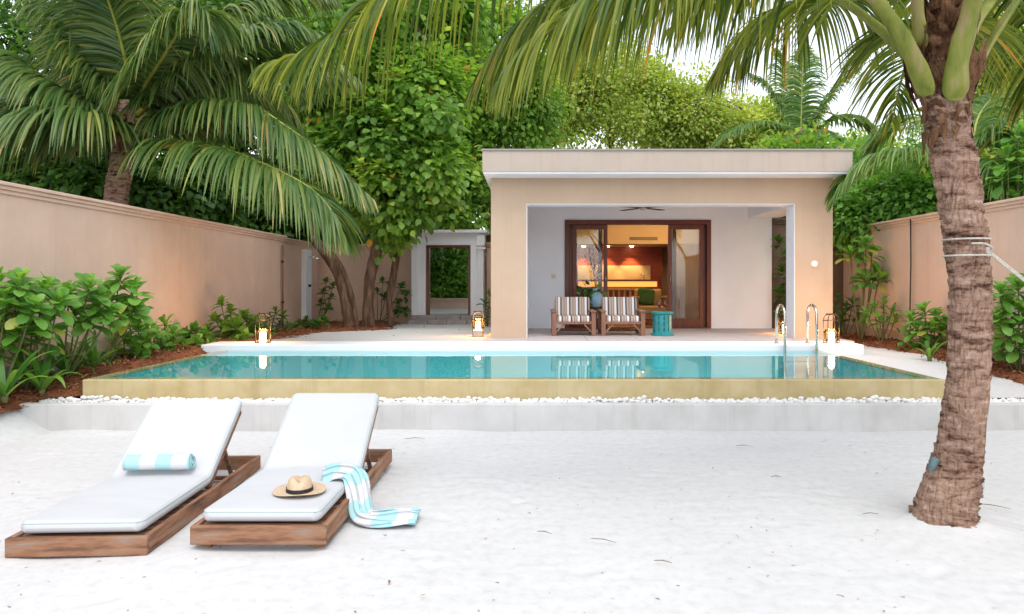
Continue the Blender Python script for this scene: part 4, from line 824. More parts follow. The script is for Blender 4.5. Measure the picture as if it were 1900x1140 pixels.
# ------------------------------------------------------------ palms
def frond(parent, pts, L, n, seed, mat, wid=0.035, droop=1.2, segs=6, start=0.16, r0=0.03, r1=0.006, lift=0.25, rmat='rachis', twist=0.7, a0=72, a1=22, ns=44, flat=1.0):
    r = np.random.default_rng(seed)
    C = spline(pts, ns); Tn = nrm(np.gradient(C, axis=0)); up = np.array([0, 0, 1.0])
    S = np.cross(Tn, up); bad = np.linalg.norm(S, axis=1) < 0.25
    # keep the side vector steady where the stalk runs near vertical
    ref = nrm(S[~bad].mean(0) if (~bad).any() else np.array([1.0, 0, 0])); S = nrm(np.where(bad[:, None], ref, S)); S = nrm(S + 0.35 * ref); S = nrm(S - (S * Tn).sum(1)[:, None] * Tn); U = np.cross(S, Tn)
    ts = start + (1 - start) * (np.arange(n) + r.uniform(-.3, .3, n)) / (n - 1); ts = np.clip(ts, 0, 0.999)
    V = []; Fc = []; RN = []
    for side in (-1, 1):
        k = ts * (ns - 1); i = k.astype(int); f = (k - i)[:, None]; i2 = np.minimum(i + 1, ns - 1)
        p0 = C[i] * (1 - f) + C[i2] * f; T_ = Tn[i]; S_ = S[i] * side; U_ = U[i]
        u = (ts - start) / (1 - start); a = np.radians(a0 + (a1 - a0) * u ** 1.3 + r.normal(0, 5, n))
        d0 = T_ * np.cos(a)[:, None] + S_ * np.sin(a)[:, None] + U_ * (lift + r.normal(0, .07, n))[:, None]; d0 = nrm(d0)
        Ln = L * (0.42 + 0.58 * np.sin(np.pi * np.clip(0.18 + 0.72 * u, 0, 1))) * (1 - 0.62 * u ** 3) * r.uniform(0.85, 1.08, n)
        pos = p0.copy(); tw = r.normal(0, twist, n); g = droop * r.uniform(0.7, 1.25, n)
        prev = None; rows = []
        for j in range(segs + 1):
            s_ = j / segs
            d = nrm(d0 * np.array([1, 1, 1.0]) + np.array([0, 0, -1.0]) * (g * (s_ ** 1.15) * 1.9)[:, None])
            W0 = nrm(T_ - (T_ * d).sum(1)[:, None] * d + 0.02 * S_); N0 = np.cross(d, W0)
            W = W0 * np.cos(tw)[:, None] + N0 * np.sin(tw)[:, None]; N = np.cross(d, W)
            prof = (0.45 + 0.55 * min(s_ / 0.2, 1)) * (1 - s_ ** 2.2 * 0.93)
            h = (wid * prof * 0.5 * (0.75 + 0.35 * (1 - u ** 2)))[:, None]
            rows.append(np.stack([pos + W * h + N * h * 0.45, pos, pos - W * h + N * h * 0.45], 1))
            pos = pos + d * (Ln / segs)[:, None]
        A = np.stack(rows, 1)                          # n, segs+1, 3, 3
        base = sum(len(q) for q in V); V.append(A.reshape(-1, 3))
        idx = base + np.arange(n)[:, None, None] * (segs + 1) * 3 + np.arange(segs)[None, :, None] * 3 + np.arange(2)[None, None]
        Fc.append(np.stack([idx, idx + 1, idx + 4, idx + 3], -1).reshape(-1, 4))
        rn = np.clip(r.normal(0.42, 0.26, n), 0, 0.93); odd = r.uniform(0, 1, n); rn = np.where(odd > 0.9975, 0.985, rn)
        tipd = np.clip(np.linspace(-0.06, 0.10, segs + 1), -1, 1)
        RN.append(np.clip(rn[:, None, None] + tipd[None, :, None] * np.ones((1, 1, 3)) , 0, 0.995).ravel())
    me = np_mesh('frond', np.vstack(V), np.vstack(Fc), np.concatenate(RN))
    o = link('frond', me, M[mat], parent)
    rad = [r0 + (r1 - r0) * (j / (ns - 1)) ** 0.75 for j in range(ns)]
    rr = MB().tube(C, rad, 8).build('rachis', M[rmat], o, smooth=True)
    return o
def rel(e, pts): return [np.array(p) - np.array(e.location) for p in pts]
def palm_trunk(parent, pts, rads, nz=240, na=48, ring=0.06, amp=0.05, mat='palmbark', seed=0, name='trunk'):
    C = spline([list(p) + [r] for p, r in zip(pts, rads)], nz) if False else None
    pr = np.array([list(p) for p in pts]); Cc = spline(pr, nz); rr = np.interp(np.linspace(0, 1, nz), np.linspace(0, 1, len(rads)), rads)
    Tn = nrm(np.gradient(Cc, axis=0)); A = nrm(np.cross(np.tile([[0, 1.0, 0]], (nz, 1)), Tn)); B = np.cross(Tn, A)
    s = np.concatenate([[0], np.cumsum(np.linalg.norm(np.diff(Cc, axis=0), axis=1))]); th = np.linspace(0, 2 * np.pi, na, endpoint=False)
    TH, SS = np.meshgrid(th, s); ph = np.stack([np.cos(TH) * 0.8, np.sin(TH) * 0.8, SS * 1.2], -1)
    q = SS / ring + 1.9 * fbm(ph * (1, 1, 1.6) + seed, 4, seed) + 0.35 * np.sin(TH + SS * 3)
    saw = (q - np.floor(q)); cell = np.floor(q)
    st = saw ** 1.5 * (0.5 + 0.9 * hash3(cell.astype(int), (TH * 1.6).astype(int), np.zeros_like(cell), seed))
    fine = fbm(np.stack([np.cos(TH) * 6, np.sin(TH) * 6, SS * 9], -1), 4, seed + 5)
    fib = noise3(np.stack([np.cos(TH) * 22, np.sin(TH) * 22, SS * 5], -1), seed + 9)
    rad = rr[:, None] * (1 + amp * (st - 0.4) * (0.55 + 0.9 * np.clip(fbm(ph * (1.5, 1.5, 2.5) + 40, 3, seed + 2) + 0.4, 0, 1.4)) + 0.030 * fine + 0.016 * fib)
    V = Cc[:, None] + A[:, None] * (np.cos(TH) * rad)[..., None] + B[:, None] * (np.sin(TH) * rad)[..., None]
    i = (np.arange(nz - 1)[:, None] * na + np.arange(na)[None]); j = (np.arange(nz - 1)[:, None] * na + (np.arange(na)[None] + 1) % na)
    return link(name, np_mesh(name, V.reshape(-1, 3), np.stack([i, j, j + na, i + na], -1).reshape(-1, 4)), M[mat], parent)

# --- tall near palm on the sand
PY = 4.78
np_ = empty('coconut_palm', (P(1748, 972, PY).x, PY, 0), 'coconut palm with thick ringed trunk standing in the white sand', 'palm tree')
tp = [(1750, 985), (1757, 930), (1768, 890), (1777, 850), (1788, 780), (1797, 700), (1800, 600), (1797, 500), (1788, 430), (1775, 330), (1761, 250), (1753, 190), (1752, 120), (1757, 30)]
tr_ = [0.20, 0.178, 0.157, 0.143, 0.129, 0.122, 0.119, 0.120, 0.122, 0.125, 0.127, 0.129, 0.124, 0.085]
palm_trunk(np_, rel(np_, [P(x, y, PY) for x, y in tp]), tr_, nz=760, na=160, ring=0.08, amp=0.14, seed=2)
rf = random.Random(5)
def petiole(pts, w0, w1, mat='petiole'):
    "broad channelled leaf base that narrows into the frond stalk"
    C = spline(rel(np_, pts), 40); Tn = nrm(np.gradient(C, axis=0)); ax = np.array([C[0][0] - (P(1752, 150, PY).x - np_.location.x), C[0][1] - (PY - np_.location.y), 0]); V = []; m = 20
    for i in range(40):
        u = i / 39; wd = w1 + (w0 - w1) * (1 - u) ** 1.2; out = nrm(ax - Tn[i] * (ax @ Tn[i])); sd = np.cross(Tn[i], out)
        th = wd * (0.55 + 0.25 * u) * (0.45 + 0.55 * min(1, u / 0.10)); wd *= 1 + 0.05 * math.sin(u * 23 + pts[0][0] * 9); rd_ = math.sqrt(min(1, (u + 0.004) / 0.07)); wd *= 0.35 + 0.65 * rd_; th *= rd_
        for j in range(m):
            a = 2 * math.pi * j / m; c, s = math.cos(a), math.sin(a)
            V.append(C[i] + sd * c * wd + out * (th * s if s > 0 else th * 0.35 * s))
    Fq = [(i * m + j, i * m + (j + 1) % m, (i + 1) * m + (j + 1) % m, (i + 1) * m + j) for i in range(39) for j in range(m)]
    b = MB().add([tuple(v) for v in V], Fq + [tuple(range(m))]); b.build('leaf_base', M[mat], np_, smooth=True)
petiole([P(1722, 178, 4.62), P(1700, 120, 4.58), P(1668, 60, 4.58), P(1618, -10, 4.6), P(1560, -70, 4.6)], 0.066, 0.036)
petiole([P(1772, 187, 4.60), P(1776, 120, 4.56), P(1793, 50, 4.52), P(1812, -20, 4.45), P(1830, -90, 4.35)], 0.080, 0.044)
petiole([P(1712, 150, 4.80), P(1680, 100, 4.85), P(1630, 50, 4.9), P(1570, 5, 4.95), P(1500, -30, 5.0)], 0.062, 0.034)
petiole([P(1800, 165, 4.80), P(1818, 110, 4.8), P(1850, 55, 4.8), P(1890, -5, 4.8), P(1940, -60, 4.8)], 0.055, 0.034)
petiole([P(1712, 90, 4.72), P(1704, 30, 4.72), P(1702, -30, 4.7), P(1695, -90, 4.7)], 0.06, 0.032)
petiole([P(1775, 130, 4.95), P(1800, 60, 5.05), P(1840, 0, 5.2), P(1880, -40, 5.4)], 0.06, 0.03)
# fibrous sheath rags and old stubs in the crown
for k in range(150):
    a = rf.uniform(0, 6.28); z = rf.uniform(2.70, 3.5); rr = 0.165 - 0.06 * max(0, (z - 3.0)) / 0.4 + rf.uniform(-.01, .03); c_ = P(1752, 150, PY)
    p = np.array([c_.x - np_.location.x + rr * math.cos(a), rr * math.sin(a), z]); h = rf.uniform(0.06, 0.22); ln = rf.uniform(-.6, .6); wd = rf.uniform(0.008, 0.05)
    sd = np.array([-math.sin(a), math.cos(a), 0]); q = p + np.array([0.04 * math.cos(a), 0.04 * math.sin(a), h]) + sd * ln * h
    MB().add([tuple(p - sd * wd), tuple(p + sd * wd), tuple((p + q) / 2 + sd * wd * 1.1 + 0.02 * np.array([math.cos(a), math.sin(a), 0])), tuple(q + sd * wd * .4), tuple(q - sd * wd * .3), tuple((p + q) / 2 - sd * wd * .9)], [(0, 1, 2, 5), (5, 2, 3, 4)]).build('sheath_fibre', M['fibre'], np_)
for k in range(60):                                     # ragged fringe below the leaf bases
    a = rf.uniform(0, 6.28); z = rf.uniform(2.50, 2.80); c_ = P(1756, 210, PY); rr = 0.136 + rf.uniform(0, .008)
    p = np.array([c_.x - np_.location.x + rr * math.cos(a), rr * math.sin(a), z]); o_ = np.array([math.cos(a), math.sin(a), 0]); sd = np.array([-math.sin(a), math.cos(a), 0]); wd = rf.uniform(0.006, 0.04); h = rf.uniform(0.04, 0.13)
    q = p + o_ * rf.uniform(0.0, 0.02) - np.array([0, 0, h]) + sd * rf.uniform(-.05, .05)
    MB().add([tuple(p - sd * wd), tuple(p + sd * wd), tuple(q + sd * wd * .3), tuple(q - sd * wd * .3)], [(0, 1, 2, 3)]).build('sheath_fibre', M['fibre'], np_)
palm_trunk(np_, rel(np_, [P(1752, 175, PY), P(1754, 100, PY), P(1758, 20, PY), P(1762, -60, PY)]), [0.15, 0.135, 0.11, 0.08], nz=90, na=60, ring=0.05, amp=0.2, mat='fibre', seed=8, name='crown_heart')
NEAR = [  # stalk line, leaflet length, droop
    ([P(1560, -70, 4.6), P(1420, -140, 4.65), P(1200, -170, 4.75), P(1000, -150, 4.85), P(850, -90, 4.95), P(720, -5, 5.05), P(640, 60, 5.12), P(560, 103, 5.2), P(495, 120, 5.25)], 0.98, 2.1, 118),
    ([P(1500, -30, 5.0), P(1380, -60, 5.1), P(1240, -55, 5.2), P(1120, -25, 5.3), P(1020, 20, 5.4), P(940, 85, 5.5), P(882, 160, 5.6)], 0.95, 2.0, 125),
    ([P(1695, -90, 4.7), P(1600, -190, 5.2), P(1450, -200, 5.9), P(1300, -120, 6.5), P(1150, 0, 7.0), P(1050, 110, 7.3)], 1.15, 2.1, 120),
    ([P(1620, -40, 5.0), P(1580, 0, 5.4), P(1510, 10, 5.8), P(1440, 40, 6.1), P(1380, 85, 6.3), P(1325, 145, 6.5)], 0.85, 1.7, 110),
    ([P(1740, 60, 5.0), P(1722, 40, 5.7), P(1700, 70, 6.4), P(1675, 140, 7.0), P(1655, 225, 7.5)], 1.0, 1.0, 100),
    ([P(1880, -40, 5.4), P(1930, -40, 5.8), P(1950, 20, 6.3), P(1930, 120, 6.8), P(1900, 200, 7.1)], 1.0, 1.4, 110),
    ([P(1940, -60, 4.8), P(2060, -120, 4.9), P(2220, -80, 5.0), P(2360, 60, 5.1), P(2450, 260, 5.2)], 0.8, 1.7, 70),
    ([P(1830, -90, 4.35), P(1850, -260, 3.9), P(1860, -420, 3.0), P(1900, -700, 2.2)], 0.8, 1.6, 60),
    ([P(1760, 20, 5.0), P(1790, -60, 5.8), P(1830, -40, 6.8), P(1845, 60, 7.6), P(1850, 150, 8.1)], 1.0, 1.4, 110),
    ([P(1600, -55, 4.75), P(1480, -95, 4.6), P(1340, -90, 4.55), P(1200, -50, 4.5), P(1080, 10, 4.5), P(985, 85, 4.5), P(930, 150, 4.5)], 0.98, 2.2, 105),
    ([P(1660, 0, 5.2), P(1560, -110, 5.9), P(1430, -110, 6.6), P(1330, -40, 7.1), P(1250, 50, 7.5)], 1.1, 2.0, 120),
]
for k, (pts, L, dr, n) in enumerate(NEAR):
    frond(np_, rel(np_, pts), L, n, 100 + k, 'frond_near', wid=0.029, droop=dr, segs=9, start=0.10 if k < 3 else 0.08, r0=0.030, r1=0.007, lift=0.12, twist=0.9, rmat='petiole', ns=60)
# rope tied round the trunk
rope = surf('pale_rope', [(0.3, (0.42, 0.38, 0.33)), (0.7, (0.66, 0.62, 0.56))], scale=40, rough=0.9, bump=0.6, bscale=120)
e = empty('hammock_rope', (P(1792, 460, PY).x, PY, 1.75), 'pale hammock rope looped twice round the palm trunk and stretched away', 'rope')
def ringp(z, r, tilt): return [(r * math.cos(a), r * math.sin(a), z + tilt * math.cos(a) + (0.0)) for a in np.linspace(0, 2 * math.pi, 33)]
MB().tube(ringp(P(1790, 445, PY).z - 1.75, 0.137, 0.0), 0.006, 7).build('loop', rope, e, smooth=True); MB().tube(ringp(P(1790, 475, PY).z - 1.75, 0.137, 0.0), 0.006, 7).build('loop', rope, e, smooth=True)
k0 = np.array(P(1832, 468, PY - 0.1)) - np.array(e.location); k1 = np.array([5.5, 5.3, 0.05]) - np.array(e.location)
MB().tube(spline([np.array((-0.05, -0.142, 0.054)), np.array((0.03, -0.15, 0.052)), np.array((0.09, -0.13, 0.025)), k0], 16), 0.006, 7).build('loop_tail', rope, e, smooth=True)
for dz in (0, 0.014): MB().tube([k0 + (0, 0, dz), k0 * 0.5 + k1 * 0.5 + (0, 0, dz - 0.02), k1 + (0, 0, dz)], 0.006, 7).build('strand', rope, e, smooth=True)
MB().lathe([(0.012, -0.03), (0.02, 0), (0.012, 0.03)], 10, tuple(k0)).build('knot', rope, e, smooth=True)
# two small spotlights strapped to the trunk
def spotlight(loc, d, mat, label):
    e = empty('garden_spotlight', loc, label, 'spotlight'); e.scale = (0.72, 0.72, 0.72); d = Vector(d).normalized(); q = d.to_track_quat('Z', 'Y')
    o = MB().lathe([(0.012, -0.075), (0.022, -0.05), (0.034, -0.02), (0.04, 0.03), (0.042, 0.06), (0.034, 0.06), (0.03, 0.03)], 18).build('housing', mat, e, smooth=False); o.rotation_mode = 'QUATERNION'; o.rotation_quaternion = q
    MB().bar((0, 0, 0), (0.09 if loc[0] < 2.7 else -0.09, 0.03, -0.02), 0.02, 0.012).build('bracket', M['iron'], e)
spotlight(P(1731, 862, 4.70), (0.45, 0.1, 1), plain('grey_green_metal', (0.10, 0.16, 0.17), 0.45, 0.3), 'grey green spotlight strapped to the pool-facing side of the palm trunk')
spotlight(P(1818, 900, 4.72), (0.0, 0.15, 1), plain('pale_fitting', (0.42, 0.45, 0.40), 0.5), 'pale spotlight low on the wall-facing side of the palm trunk')

# --- large palm behind the left wall
LP = empty('coconut_palm', (P(232, 600, 13.0).x, 13.0, 0.35), 'large coconut palm arching its dark fronds over the long wall beside the lilies', 'palm tree')
palm_trunk(LP, rel(LP, [(LP.location.x - .25, 13.1, 0.2), (LP.location.x - .15, 13.05, 1.6), P(215, 380, 13), P(228, 300, 13), P(238, 225, 13), P(242, 170, 13)]), [0.26, 0.2, 0.19, 0.2, 0.22, 0.12], nz=160, na=40, ring=0.09, amp=0.12, seed=4)
LF = [
    ([(270, 285, 12.7), (330, 266, 12.3), (421, 280, 11.9), (505, 312, 11.6), (575, 350, 11.4), (615, 392, 11.3), (634, 430, 11.3)], 1.15, 0.95),
    ([(255, 250, 12.8), (329, 211, 12.6), (404, 194, 12.4), (476, 202, 12.3), (531, 236, 12.2), (590, 278, 12.1), (649, 333, 12.1), (685, 365, 12.1)], 1.10, 1.0),
    ([(240, 262, 12.7), (202, 223, 12.3), (139, 206, 11.9), (76, 206, 11.7), (25, 227, 11.5), (-25, 265, 11.5), (-60, 320, 11.5)], 1.15, 1.2),
    ([(225, 190, 12.9), (202, 165, 12.8), (156, 110, 12.6), (110, 46, 12.4), (70, -10, 12.3), (20, -60, 12.3)], 1.1, 0.8),
    ([(225, 215, 12.8), (190, 205, 12.6), (140, 185, 12.3), (84, 147, 12.1), (25, 105, 12.0), (-50, 80, 12.0), (-110, 100, 12)], 1.1, 1.1),
    ([(250, 200, 12.6), (268, 160, 12.3), (300, 110, 12.0), (337, 52, 11.8), (368, 22, 11.7), (386, 30, 11.6), (388, 72, 11.5)], 0.95, 1.5),
    ([(255, 225, 12.9), (330, 195, 13.0), (421, 152, 13.1), (484, 124, 13.1), (548, 108, 13.1), (610, 112, 13.1), (660, 145, 13.1)], 1.05, 1.2),
    ([(245, 190, 13), (262, 130, 13.1), (272, 60, 13.2), (280, -20, 13.3), (290, -100, 13.4)], 1.0, 0.5),
    ([(255, 195, 13.0), (310, 130, 13.2), (380, 60, 13.5), (460, 10, 13.7), (540, -20, 13.9), (610, -10, 14)], 1.1, 0.9),
    ([(235, 185, 13.0), (205, 110, 13.2), (170, 30, 13.5), (130, -40, 13.7), (80, -90, 13.8)], 1.1, 0.7),
    ([(240, 205, 13.2), (200, 180, 13.9), (130, 150, 14.6), (50, 150, 15.1), (-30, 190, 15.4)], 1.1, 1.0),
    ([(250, 205, 13.2), (300, 180, 13.9), (380, 140, 14.5), (450, 150, 15), (520, 190, 15.3), (560, 240, 15.4)], 1.1, 1.0),
    ([(245, 190, 12.8), (230, 100, 12.3), (200, 0, 11.8), (160, -80, 11.2)], 1.0, 0.7),
    ([(250, 215, 12.9), (335, 150, 12.7), (430, 80, 12.6), (520, 50, 12.6), (590, 60, 12.6)], 1.0, 0.9),
    ([(240, 235, 12.8), (170, 215, 12.9), (95, 195, 13.0), (20, 190, 13.1), (-50, 220, 13.1)], 1.1, 1.2),
]
for k, (pts, L, dr) in enumerate(LF):
    frond(LP, rel(LP, [P(*p) for p in pts]), L * 1.38, 190, 200 + k, 'frond_left', wid=0.056, droop=dr * 1.25, segs=6, r0=0.045, r1=0.010, lift=0.02, twist=0.4, start=0.05)
for k in range(26):
    a = rf.uniform(0, 6.28); c_ = np.array(P(236, 235, 13.0)) - np.array(LP.location); h = rf.uniform(0.2, 0.6); p = c_ + (0.2 * math.cos(a), 0.2 * math.sin(a), rf.uniform(-.6, .3)); q = p + (0.3 * math.cos(a), 0.3 * math.sin(a), h * rf.choice((-1, 1, 1)))
    MB().tube([tuple(p), tuple((p + q) / 2 + (0, 0, .05)), tuple(q)], [0.05, 0.04, 0.012], 6).build('dry_sheath', M['fibre'], LP)

def small_palm(loc, px, py, Yc, fr, label, mat, L, wid, seed, droop=1.0):
    e = empty('coconut_palm', loc, label, 'palm tree')
    c = P(px, py, Yc)
    palm_trunk(e, rel(e, [(loc[0], loc[1], loc[2] - .2), ((loc[0] + c.x) / 2 + .1, (loc[1] + Yc) / 2, (loc[2] + c.z) / 2), tuple(c), (c.x, c.y, c.z + 0.4)]), [0.22, 0.17, 0.16, 0.08], nz=90, na=28, ring=0.1, amp=0.1, seed=seed)
    for k, pts in enumerate(fr): frond(e, rel(e, [P(*p) for p in pts]), L, 120, seed * 50 + k, mat, wid=wid, droop=droop, segs=5, r0=0.035, r1=0.01, start=0.12, twist=0.5)
small_palm((P(1485, 500, 25).x, 25, 0.3), 1485, 262, 25, [
    [(1485, 262, 25), (1487, 200, 25), (1489, 130, 25), (1492, 90, 25)], [(1480, 262, 25), (1440, 236, 24.5), (1395, 232, 24.2), (1350, 250, 24), (1322, 275, 24)],
    [(1478, 258, 25), (1450, 205, 25.3), (1425, 165, 25.5), (1395, 140, 25.6)], [(1490, 258, 25), (1525, 205, 25), (1555, 160, 25), (1590, 130, 25)],
    [(1492, 262, 25), (1540, 225, 25), (1590, 225, 25), (1630, 255, 25)], [(1488, 262, 25), (1515, 245, 24), (1550, 262, 23.5), (1570, 300, 23.3)], [(1480, 258, 25), (1465, 190, 25.5), (1455, 130, 26), (1440, 95, 26)]],
    'slender coconut palm rising behind the pavilion roof', 'frond_pale', 1.0, 0.06, 6, 0.9)
small_palm((P(1800, 500, 12.6).x, 12.6, 0.35), 1800, 300, 12.6, [
    [(1795, 300, 12.6), (1735, 284, 12.5), (1670, 283, 12.5), (1610, 300, 12.6), (1570, 335, 12.6), (1545, 375, 12.7)], [(1805, 300, 12.6), (1840, 255, 12.3), (1880, 235, 12.1), (1920, 250, 12), (1960, 300, 12)],
    [(1805, 305, 12.5), (1840, 300, 12.0), (1870, 330, 11.7), (1895, 380, 11.6)], [(1795, 295, 12.7), (1760, 240, 13.2), (1700, 225, 13.8), (1640, 250, 14.2), (1610, 290, 14.4)], [(1800, 295, 12.7), (1815, 220, 13), (1850, 180, 13.2), (1900, 190, 13.4)],
    [(1800, 298, 12.6), (1830, 330, 12.1), (1845, 370, 11.9), (1850, 410, 11.8)]],
    'pale drooping coconut palm standing beyond the wall behind the ringed palm trunk', 'frond_pale', 0.95, 0.045, 7, 1.2)

# ------------------------------------------------------------ broadleaf trees
def crown_mesh(blobs, leaf, per, seed, tri=True, spread=0.3, hole=0.15, nscale=0.8, droop=0.35, shell=0.45):
    r = np.random.default_rng(seed); Ms = []; Ts = []; Rs = []; tips = []
    for c, rad, ncl in blobs:
        c = np.array(c); rad = np.array(rad)
        d = rand_unit(ncl, r); q = (shell ** 3 + (1 - shell ** 3) * r.uniform(0, 1, ncl)) ** (1 / 3)
        lump = 1 + 0.22 * fbm(d * 2.2 + seed, 3, seed)
        nb = max(5, ncl // 16); hd = rand_unit(nb, r); hq = (0.35 + 0.65 * r.uniform(0, 1, nb)) ** 0.5; hub = c + hd * (hq * (1 + 0.2 * r.normal(size=nb)))[:, None] * rad * 0.92
        ib = r.integers(0, nb, ncl); bs = (0.30 * rad.mean()) * r.uniform(0.6, 1.3, nb)[ib]
        dome = r.normal(size=(ncl, 3)) * (0.62, 0.62, 0.38); dome[:, 2] -= 0.35 * (dome[:, 0] ** 2 + dome[:, 1] ** 2)
        ctr = np.where(r.uniform(0, 1, ncl)[:, None] < 0.82, hub[ib] + dome * bs[:, None], c + d * (q * lump)[:, None] * rad)
        keep = noise3(ctr * nscale / max(leaf * 5, .5), seed + 3) > (-0.5 + hole * 2) - 0.25
        ctr = ctr[keep]; out = nrm((ctr - c) / rad ** 2); m = len(ctr)
        tips.append(ctr[r.permutation(m)[: max(4, m // 60)]])
        K = per; cc = np.repeat(ctr, K, 0); oo = np.repeat(out, K, 0)
        off = r.normal(0, 1, (len(cc), 3)) * spread * 0.5; T = cc + off
        dr = nrm(nrm(off) * 0.9 + oo * 0.6 + rand_unit(len(cc), r) * 0.5 + np.array([0, 0, -droop]))
        upn = nrm(oo * 0.5 + np.array([0, 0, 0.9]) + rand_unit(len(cc), r) * 0.55)
        s = leaf * r.uniform(0.6, 1.25, len(cc))
        Ms.append(frames(dr, upn) * s[:, None, None]); Ts.append(T)
        cl = np.repeat(np.clip(0.45 + 0.45 * noise3(ctr * 1.6, seed + 8), 0, 1), K)
        rn = np.clip(cl + r.normal(0, 0.17, len(cc)), 0, 0.95); rn = np.where(r.uniform(0, 1, len(cc)) > 0.994, 0.992, rn); Rs.append(rn)
    tv, tf = (OVAL_V, OVAL_F3) if tri else (DIA_V, DIA_F)
    return scatter_mesh('crown', tv, tf, np.concatenate(Ms), np.concatenate(Ts), np.concatenate(Rs)), np.concatenate(tips)
def limb(b, pts, rads, seed, n=40, na=14):
    "knobbly tapering limb"
    C = spline(pts, n); rr = np.interp(np.linspace(0, 1, n), np.linspace(0, 1, len(rads)), rads); k = len(b.v); b.tube(C, list(rr), na)
    vv = np.array(b.v[k:]); ctr = np.repeat(C, na, 0); d = vv - ctr; d = d * (1 + 0.13 * fbm(vv * 5, 3, seed) + 0.09 * noise3(vv * (14, 14, 4), seed))[:, None]
    b.v[k:] = [tuple(q) for q in (ctr + d)]
def tree(name, label, base, trunks, blobs, leaf, per, seed, mat, group=None, tri=False, branches=14, bark='bark', **kw):
    e = empty(name, base, label, 'tree', group); off = np.array(base)
    bl = [(np.array(c) - off, rd, n) for c, rd, n in blobs]
    me, tips = crown_mesh(bl, leaf, per, seed, tri, **kw); link('crown', me, M[mat], e)
    ends = []
    for k, (pts, rads) in enumerate(trunks):
        b = MB(); pr = [np.array(p) - off for p in pts]; limb(b, pr, rads, seed + k); ends += [pr[-1], pr[-2]]; b.build('trunk', M[bark], e, smooth=True)
    b = MB(); r = random.Random(seed)
    for k in range(branches):
        tpt = tips[r.randrange(len(tips))]; st = min(ends, key=lambda q: np.linalg.norm(q - tpt)); mid = (st + tpt) / 2 + np.array([0, 0, 0.25 * np.linalg.norm(tpt - st)]) * r.uniform(0, 1)
        limb(b, [st, mid, tpt], [0.07, 0.045, 0.012], k, n=14, na=7)
    if b.v: b.build('branch', M[bark], e, smooth=True)
    return e
def PB(px, py, Y, rx, ry, rz, n): return (P(px, py, Y), (rx, ry, rz), n)
# central many-trunked tree
tree('hibiscus_tree', 'bright leafy tree with several gnarled trunks beside the white gateway', (-3.88, 17.8, 0.5),
     [([P(684, 612, 17.8), P(683, 560, 17.8), P(690, 500, 17.8), P(702, 450, 17.8), P(712, 380, 17.8), P(705, 290, 17.9)], [0.165, 0.13, 0.13, 0.14, 0.12, 0.09]),
      ([P(648, 612, 17.2), P(640, 560, 17.2), P(625, 505, 17.2), P(602, 466, 17.2), P(582, 440, 17.5), P(580, 395, 18.0), P(600, 330, 18.2)], [0.135, 0.105, 0.11, 0.125, 0.10, 0.08, 0.06]),
      ([P(660, 612, 17.5), P(654, 560, 17.5), P(640, 515, 17.4), P(620, 478, 17.3), P(600, 462, 17.2)], [0.085, 0.07, 0.07, 0.075, 0.06]),
      ([P(727, 606, 18.3), P(722, 560, 18.3), P(732, 500, 18.3), P(740, 440, 18.3), P(752, 370, 18.3), P(740, 280, 18.3)], [0.085, 0.075, 0.09, 0.085, 0.08, 0.05]),
      ([P(700, 300, 17.9), P(660, 200, 18), P(640, 80, 18.2)], [0.13, 0.1, 0.06]), ([P(705, 320, 17.9), P(760, 200, 18), P(790, 80, 18.2)], [0.12, 0.09, 0.05])],
     [PB(690, 40, 18.4, 2.2, 1.8, 1.7, 420), PB(640, 160, 18.0, 1.3, 1.2, 1.2, 260), PB(780, 170, 17.9, 1.15, 1.2, 1.35, 300), PB(720, 260, 17.7, 1.3, 1.1, 1.0, 280), PB(790, 300, 17.6, 0.85, 0.9, 0.95, 190),
      PB(740, 360, 17.6, 0.75, 0.8, 0.7, 150), PB(680, 350, 17.8, 0.8, 0.8, 0.7, 150), PB(722, 415, 17.6, 0.42, 0.5, 0.3, 55), PB(630, 300, 18.2, 0.8, 0.8, 0.8, 130), PB(560, 60, 18.8, 1.2, 1.2, 1.2, 120), PB(850, 30, 19.4, 1.1, 1.1, 1.2, 130)],
     0.20, 16, 51, 'leaf_tree', tri=True, branches=44, spread=0.36, droop=0.5, hole=0.10)
